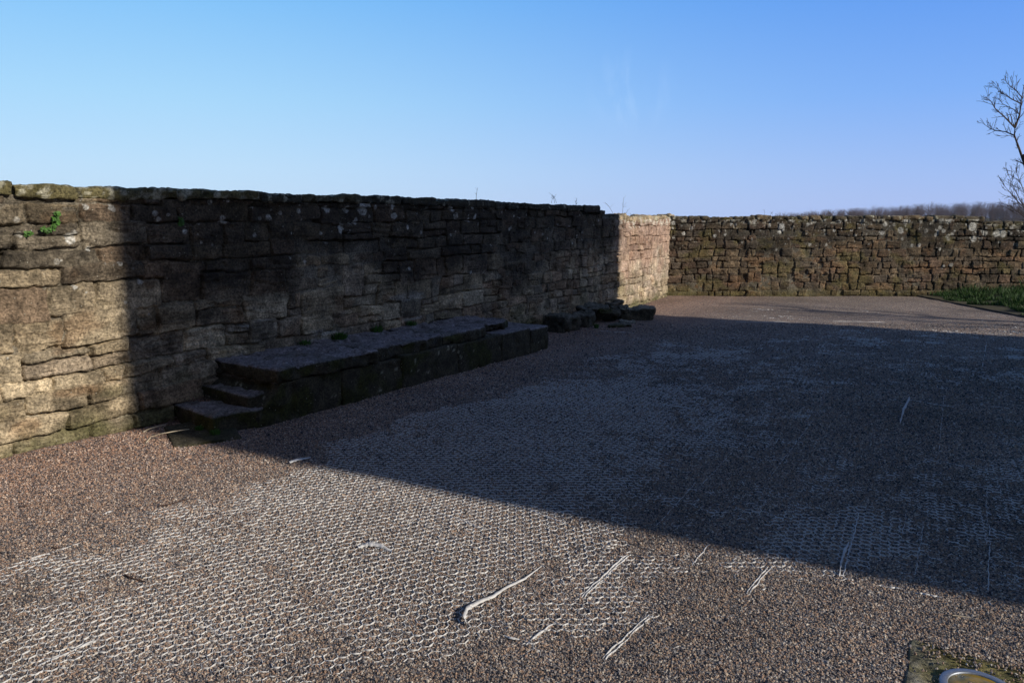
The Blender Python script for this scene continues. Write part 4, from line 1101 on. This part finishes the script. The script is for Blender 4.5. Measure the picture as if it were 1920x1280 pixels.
# dry stems standing on the wall tops
def weed(label, x, y0, y1, n, seed, lean=0.15, plane='L', th=0.0028):
    m = MB(); r = np.random.RandomState(seed)
    if plane == 'L':
        s, z = wall_px(x, y0); base = np.array(wpt(s, -0.15, z - 0.02)); hh = abs(wall_px(x, y1)[1] - z)
    else:
        b = at(x, y0, FY + 0.2); base = np.array(b); base[2] -= 0.02; hh = abs(at(x, y1, FY + 0.2)[2] - b[2])
    for i in range(n):
        p = base + np.array((r.uniform(-0.05, 0.05) * n, 0, 0)); h = hh * (1.0 if i == 0 else r.uniform(0.5, 0.95)); l = r.uniform(-lean, lean)
        pts = [p + np.array((l * h * t * t * 2, 0.1 * h * t, h * t)) for t in (0, 0.35, 0.7, 1.0)]
        tube(m, pts, [th, th * 0.9, th * 0.7, th * 0.5], 4)
        for j in range(4):
            t = r.uniform(0.4, 0.95); q = p + np.array((l * h * t * t * 2, 0.1 * h * t, h * t)); e = q + np.array((r.uniform(-0.05, 0.05), 0, r.uniform(0.01, 0.05))) * (hh / 0.2)
            tube(m, [q, e], [th * 0.6, th * 0.4], 3)
    return tag(m.build('dry_weed', M_TWIG), label, 'weed', 'dry weeds standing on the wall tops')
weed('thin dry weed alone on the cap of the long wall', 912, 371, 348, 1, 1)
weed('pair of dry stems on the stepped end cap of the long wall', 1062, 378, 358, 3, 2, 0.4)
weed('dry stem at the notch just past the last cap stone', 1094, 388, 368, 2, 3)
weed('spindly weed on the sunlit broken wall top by the shadow edge', 1172, 405, 368, 2, 4, 0.3)
weed('leaning dry stem in the dip of the sunlit wall top', 1190, 410, 388, 2, 5, 0.35)
weed('faint upright stem on the far wall top', 1430, 405, 390, 1, 6, 0.15, 'F', 0.0022)
weed('short dry stems on the far wall top below the wood', 1455, 405, 394, 3, 7, 0.5, 'F', 0.0022)

# ------------------------------------------------------------------ slab with floor light, lower right
def slab_pt(a, b, z=0.0):
    d = np.array((0.515, 0.857)); e = np.array((0.857, -0.515))
    q = np.array(SL_C)[:2] - d * a + e * b
    return np.array((q[0], q[1], z))
m = MB()
c = slab_pt(0.42, 0.42, -0.022)
stone(m, c, 0.84, 0.84, 0.065, math.atan2(0.857, 0.515), 500, 0.012, 0.012, 0.010, (0.14, 0.135, 0.085), (0.15, 0.142, 0.10), moss=0.0)
sl = m.build('corner_slab', None or M_BLOCK)
# colour: ochre moss patches
me = sl.data; ca = me.color_attributes['Col']; nn = len(me.vertices)
co = np.empty(nn * 3, dtype=np.float32); me.vertices.foreach_get('co', co); co = co.reshape(-1, 3)
f1 = sst(-0.05, 0.3, fbm(co[:, 0] * 6 + 3, co[:, 1] * 6, 0.0, 4))[:, None]; f2 = sst(0.0, 0.4, fbm(co[:, 0] * 11 + 30, co[:, 1] * 11, 0.0, 4))[:, None]
cc = np.tile(np.array((0.19, 0.18, 0.14)), (nn, 1)); cc = cc * (1 - 0.8 * f1) + np.array((0.135, 0.115, 0.028)) * 0.8 * f1; cc = cc * (1 - 0.5 * f2) + np.array((0.05, 0.055, 0.02)) * 0.5 * f2
c4 = np.ones((nn, 4), dtype=np.float32); c4[:, :3] = cc; ca.data.foreach_set('color', c4.ravel())
tag(sl, 'mossy concrete slab at the lower right corner of the gravel, holding a round floor light', 'slab')
lc = np.array(gpt(1837, 1291, 0.02))
fl = empty('floor_light', (lc[0], lc[1], 0.012), 'round recessed floor light with a flat steel ring, set in the mossy corner slab', 'floor light')
def lathe(prof, n=72):
    V = []; F = []
    for i in range(n):
        a = 2 * math.pi * i / n
        for r, z in prof: V.append((lc[0] + r * math.cos(a), lc[1] + r * math.sin(a), 0.012 + z))
    k = len(prof)
    for i in range(n):
        for j in range(k - 1):
            F.append((i * k + j, ((i + 1) % n) * k + j, ((i + 1) % n) * k + j + 1, i * k + j + 1))
    return V, F
m = MB(); V, F = lathe([(0.124, -0.01), (0.124, 0.006), (0.122, 0.008), (0.099, 0.009), (0.0965, 0.007), (0.0965, -0.012)]); m.add(V, F, (0.4, 0.4, 0.4)); m.build('steel_ring', M_STEEL, fl)
m = MB(); V, F = lathe([(0.0960, 0.0035), (0.0950, 0.0045), (0.06, 0.0052), (0.0005, 0.0055)]); m.add(V, F, (0.4, 0.4, 0.4))
mt, nt, b = new_mat('green_filmed_glass'); L = nt.links.new
tc = nnode(nt, 'ShaderNodeTexCoord'); n_ = nnode(nt, 'ShaderNodeTexNoise', Scale=14.0, Detail=6.0); L(tc.outputs['Object'], n_.inputs['Vector'])
rp = nt.nodes.new('ShaderNodeValToRGB'); e = rp.color_ramp.elements; e[0].position = 0.4; e[0].color = (0.035, 0.05, 0.014, 1); e[1].position = 0.56; e[1].color = (0.26, 0.17, 0.015, 1)
L(n_.outputs[0], rp.inputs[0]); L(rp.outputs[0], b.inputs['Base Color']); b.inputs['Roughness'].default_value = 0.35; b.inputs['Specular IOR Level'].default_value = 0.5
m.build('lens', mt, fl)

# ------------------------------------------------------------------ grass bank and its edging board, far right
ga = gpt(1735, 559); gb = gpt(1925, 593)
rg = np.random.RandomState(9)
def soil():
    xs = np.linspace(8.52, 17, 60); ys = np.linspace(9.5, FY, 60)
    X, Y = np.meshgrid(xs, ys, indexing='ij'); Z = 0.02 + 0.07 * sst(8.5, 10, X) + 0.02 * fbm(X * 2, Y * 2, 0.0, 3)
    o = np_mesh('grass_bank', np.stack([X.ravel(), Y.ravel(), Z.ravel()], 1), grid_faces(60, 60), simple_mat('soil', (0.05, 0.045, 0.025), 0.95, 0.3, 8))
    o['kind'] = 'structure'
soil()
n = 36000
x = 8.5 + rg.exponential(1.6, n); y = rg.uniform(11.2, FY - 0.06, n)
k = (x < 14) & (x > 8.64 + 0.35 * fbm(y * 3, 1.0, 0.0, 2)); k &= fbm(x * 2.2, y * 2.2, 0.0, 3) > -0.05 - 0.2 * (x > 10.0)
x, y = x[k], y[k]; n = len(x)
z0 = 0.02 + 0.07 * sst(8.5, 10, x)
a = rg.uniform(0, 6.28, n); h = (0.02 + 0.055 * rg.rand(n)) * (1 + 1.3 * sst(0.0, 0.5, fbm(x * 3 + 7, y * 3, 0.0, 2)) + 0.9 * sst(14.8, 15.5, y)) * np.clip(0.4 + (x - 8.5) * 0.8, 0.4, 1.4) * (1 + 0.9 * fbm(x * 1.7 + 5, y * 1.7, 0.0, 2)); w = 0.006 + 0.004 * rg.rand(n)
dx, dy = np.cos(a), np.sin(a); ln = h * rg.uniform(0.1, 0.9, n); b2 = rg.uniform(0, 6.28, n)
V = np.empty((n, 3, 3))
V[:, 0] = np.stack([x - dx * w, y - dy * w, z0 - 0.01], 1); V[:, 1] = np.stack([x + dx * w, y + dy * w, z0 - 0.01], 1)
V[:, 2] = np.stack([x + np.cos(b2) * ln, y + np.sin(b2) * ln, z0 + h], 1)
o = np_mesh('grass', V.reshape(-1, 3), np.arange(n * 3).reshape(-1, 3), M_GRASS, None, False)
tag(o, 'short green grass and weeds in the strip by the far wall at the right', 'grass', kind='stuff')
m = MB(); stone(m, (8.47, 12.6, 0.0), 5.9, 0.03, 0.055, math.pi / 2, 600, 0.04, 0.008, 0.006, (0.05, 0.04, 0.03))
tag(m.build('edging_board', M_WOODB), 'thin dark edging board between the gravel and the green grass strip', 'edging')

# ------------------------------------------------------------------ bare trees
def grow(m, p, d, L, r, depth, rnd, kink=0.25, up=0.1, spread=0.7, minr=0.004, twig_len=0.35):
    """recursive limb; each limb kinks along its way and throws side shoots"""
    n = max(3, int(L / 0.25)); pts = [p.copy()]; rad = [r]; dd = d.copy()
    side = []
    for i in range(n):
        dd = (dd + Vector((rnd.gauss(0, kink), rnd.gauss(0, kink), rnd.gauss(0, kink) + up)) * 0.5).normalized()
        pts.append(pts[-1] + dd * L / n); rad.append(max(minr, r * (1 - 0.72 * (i + 1) / n)))
        if i >= 1 or depth < 2: side.append((pts[-1].copy(), dd.copy(), rad[-1], (i + 1) / n))
    tube(m, pts, rad, 5 if r > 0.02 else 4)
    if depth <= 0: return
    for (q, e, rr, f) in side:
        for c in range(2 if depth > 1 else rnd.choice((1, 2))):
            if rnd.random() < 0.22: continue
            ax_ = Vector((rnd.gauss(0, 1), rnd.gauss(0, 1), rnd.gauss(0, 1))).normalized()
            nd = (e + ax_ * spread).normalized()
            grow(m, q, nd, L * rnd.uniform(0.32, 0.6) * (1.15 - 0.5 * f), max(minr, rr * 0.6), depth - 1, rnd, kink, up, spread, minr)
def tree_at(name, label, main, rads, Y, seed, group, subs, side_depth=2, side_len=1.0, minr=0.004):
    rnd = random.Random(seed)
    pts = [at(x, y, Y + dy) for x, y, dy in main]
    base = pts[0].copy(); base[2] = -0.3
    root = empty(name, (base[0], base[1], -0.3), label, 'tree', group)
    t = MB(); c = MB()
    tube(t, [base] + pts, [rads[0] * 1.3] + rads, 8); t.build('trunk', M_TWIG, root)
    for sub in subs:
        sp = [at(x, y, Y + dy) for x, y, dy in sub[0]]; rr = sub[1]
        n = len(sp); rad = [rr * (1 - 0.75 * i / (n - 1)) for i in range(n)]
        tube(c, sp, rad, 5)
        for i in range(n - 1):
            for j in range(sub[2]):
                f = (j + rnd.random()) / sub[2]; q = sp[i].lerp(sp[i + 1], f); e = (sp[i + 1] - sp[i]).normalized()
                sd = Vector((rnd.gauss(0, 1), rnd.gauss(0, 0.8), rnd.gauss(0, 1))).normalized(); nd = (e * 0.9 + sd * 0.8 + Vector((0, 0, 0.25))).normalized()
                grow(c, q, nd, side_len * rnd.uniform(0.35, 1.0) * (1.1 - 0.5 * (i + f) / n), max(minr, rad[i] * 0.5), side_depth, rnd, 0.22, 0.06, 0.6, minr)
    c.build('crown', M_TWIG, root)
    return root
YT = 17.5
tree_at('bare_tree', 'leafless tree with dark spreading branches entering the sky at the right edge', [(1990, 480, 0), (1960, 420, 0), (1935, 350, 0), (1918, 290 , 0)], [0.10, 0.085, 0.06, 0.045], YT, 12, None,
        [([(1935, 350, 0), (1914, 288, 0), (1902, 254, 0), (1903, 240, 0)], 0.034, 3),
         ([(1903, 240, 0), (1912, 215, 0), (1915, 190, 0.1), (1920, 160, 0.2)], 0.024, 4),
         ([(1903, 240, 0), (1882, 218, -0.1), (1866, 204, -0.2), (1858, 190, -0.2), (1848, 182, -0.3)], 0.018, 5),
         ([(1902, 254, 0), (1885, 247, 0.1), (1866, 245, 0.2), (1855, 240, 0.2), (1842, 231, 0.3)], 0.015, 4),
         ([(1915, 195, 0), (1895, 185, 0), (1875, 172, 0.1), (1858, 155, 0.1)], 0.014, 5),
         ([(1918, 185, 0), (1905, 170, 0), (1890, 158, 0.1), (1884, 150, 0.1)], 0.012, 4),
         ([(1912, 215, 0), (1900, 205, 0.3), (1880, 195, 0.5), (1872, 185, 0.6)], 0.012, 4),
         ([(1935, 350, 0), (1945, 260, 0.5), (1950, 180, 0.5), (1945, 120, 0.4)], 0.035, 4),
         ([(1940, 330, 0), (1980, 240, 0.5), (2010, 160, 0.5), (2030, 100, 0.4)], 0.035, 4)], 1, 0.33, 0.0036)
tree_at('bare_shrub', 'leafless bush of upright shoots rising behind the wall at the right edge', [(1945, 440, 0), (1940, 415, 0)], [0.04, 0.03], YT - 0.5, 77, None,
        [([(1940, 420, 0), (1920, 390, 0), (1897, 365, 0), (1880, 345, 0)], 0.012, 7),
         ([(1940, 420, 0), (1915, 380, 0), (1900, 350, 0.1), (1890, 325, 0.1)], 0.012, 7),
         ([(1940, 420, 0), (1925, 370, 0.2), (1912, 340, 0.2), (1905, 320, 0.2)], 0.012, 7),
         ([(1940, 420, 0), (1938, 360, 0.2), (1930, 325, 0.2), (1922, 300, 0.2)], 0.012, 7),
         ([(1940, 425, 0), (1918, 405, -0.2), (1905, 395, -0.2), (1893, 385, -0.2)], 0.010, 7),
         ([(1940, 420, 0), (1950, 360, 0.2), (1948, 325, 0.2), (1942, 290, 0.2)], 0.012, 6)], 1, 0.40, 0.0034)
# tree beyond the frame whose trunk and limbs lay thin shade streaks over the far gravel
rnd = random.Random(5)
m = MB(); tr_root = empty('bare_tree', (16.2, 7.4, 0), 'leafless tree out of frame to the right, beside the tall building, casting thin shade streaks', 'tree')
tube(m, [(16.2, 7.4, -0.3), (16.25, 7.45, 1.5), (16.1, 7.5, 3.0), (16.3, 7.45, 5.0), (16.2, 7.5, 6.5)], [0.16, 0.13, 0.11, 0.08, 0.05], 8); m.build('trunk', M_TWIG, tr_root)
m = MB()
for k in range(9):
    a = rnd.uniform(0, 6.28); grow(m, Vector((16.2, 7.45, 2.2 + 0.5 * k)), Vector((math.cos(a), math.sin(a), 0.7)).normalized(), 2.2 - 0.12 * k, 0.045, 2, rnd, 0.2, 0.1, 0.7, 0.008)
m.build('crown', M_TWIG, tr_root)

# ------------------------------------------------------------------ far wood on the skyline
def far_wood():
    r = np.random.RandomState(14); V = []; F = []; nv = 0
    def quad(p, q, w0, w1):
        nonlocal nv
        d = q - p; s_ = np.array((d[2], 0.0, -d[0])); L = np.linalg.norm(s_) + 1e-9; s_ = s_ / L
        # two crossed blades give each shoot thickness from any side
        V.extend([p - s_ * w0, p + s_ * w0, q + s_ * w1, q - s_ * w1]); F.append((nv, nv + 1, nv + 2, nv + 3)); nv += 4
        t = np.array((0, 1.0, 0)); V.extend([p - t * w0, p + t * w0, q + t * w1, q - t * w1]); F.append((nv, nv + 1, nv + 2, nv + 3)); nv += 4
    for i in range(360):
        px = 1455 + 575 * r.rand() ** 0.95
        Yd = 300 + r.uniform(-22, 22)
        yt = np.interp(px, [1440, 1480, 1560, 1640, 1700, 1760, 1850, 2000], [404, 400, 395, 390, 387, 384, 381, 380]) + r.normal(0, 2.0) - (4 if 1742 < px < 1752 or 1636 < px < 1642 else 0)
        top = np.array(at(px, yt, Yd)); base = top.copy(); base[2] = -3.0
        H = top[2] - base[2]; tw = 0.16
        quad(base, base + (r.normal(0, .2), 0, H * 0.45), tw, tw * 0.7)
        st = base + np.array((0, 0, H * 0.25))
        for j in range(30):
            f = r.rand(); p = base + np.array((r.normal(0, 0.3), r.normal(0, 0.5), H * (0.15 + 0.5 * f)))
            l = H * r.uniform(0.25, 0.5); an = r.normal(0, 0.5); q = p + np.array((math.sin(an) * l, r.normal(0, 0.8), math.cos(an) * l))
            q[2] = min(q[2], top[2])
            quad(p, q, 0.032, 0.014)
            for jj in range(2):
                t = r.rand(); a2 = an + r.normal(0, 0.6); s0 = p * (1 - t) + q * t; l2 = l * 0.5; q2 = s0 + np.array((math.sin(a2) * l2, 0, math.cos(a2) * l2)); q2[2] = min(q2[2], top[2] + 0.3)
                quad(s0, q2, 0.018, 0.009)
    o = np_mesh('woodland', np.array(V), np.array(F), M_BRUSH, None, False)
    tag(o, 'distant leafless wood along the skyline above the far wall', 'woodland', kind='stuff')
far_wood()
def bank():
    xs = np.linspace(40, 420, 60); ys = np.linspace(270, 630, 40)
    X, Y = np.meshgrid(xs, ys, indexing='ij'); Z = -3.5 + 3.8 * sst(290, 400, Y) * sst(40, 140, X) + 0.4 * fbm(X * 0.02, Y * 0.02, 0.0, 2)
    o = np_mesh('hill', np.stack([X.ravel(), Y.ravel(), Z.ravel()], 1), grid_faces(60, 40), M_FIELD); o['kind'] = 'structure'
bank()

# ------------------------------------------------------------------ the air: thin spring haze round everything
def haze():
    x0, x1, y0, y1, z0, z1 = -650, 650, -310, 650, -5.2, 18.5
    me = bpy.data.meshes.new('haze')
    me.from_pydata([(x0, y0, z0), (x1, y0, z0), (x1, y1, z0), (x0, y1, z0), (x0, y0, z1), (x1, y0, z1), (x1, y1, z1), (x0, y1, z1)], [],
                   [(0, 3, 2, 1), (4, 5, 6, 7), (0, 1, 5, 4), (1, 2, 6, 5), (2, 3, 7, 6), (3, 0, 4, 7)])
    m = bpy.data.materials.new('thin_haze'); m.use_nodes = True; nt = m.node_tree; nt.nodes.clear()
    out = nt.nodes.new('ShaderNodeOutputMaterial'); v = nt.nodes.new('ShaderNodeVolumePrincipled')
    v.inputs['Color'].default_value = (0.86, 0.91, 1.0, 1); v.inputs['Density'].default_value = 0.00013
    nt.links.new(v.outputs[0], out.inputs['Volume']); me.materials.append(m)
    o = bpy.data.objects.new('haze', me); COL.objects.link(o)
    tag(o, 'thin pale haze in the air, softening the distant wood', 'haze', kind='stuff')
haze()
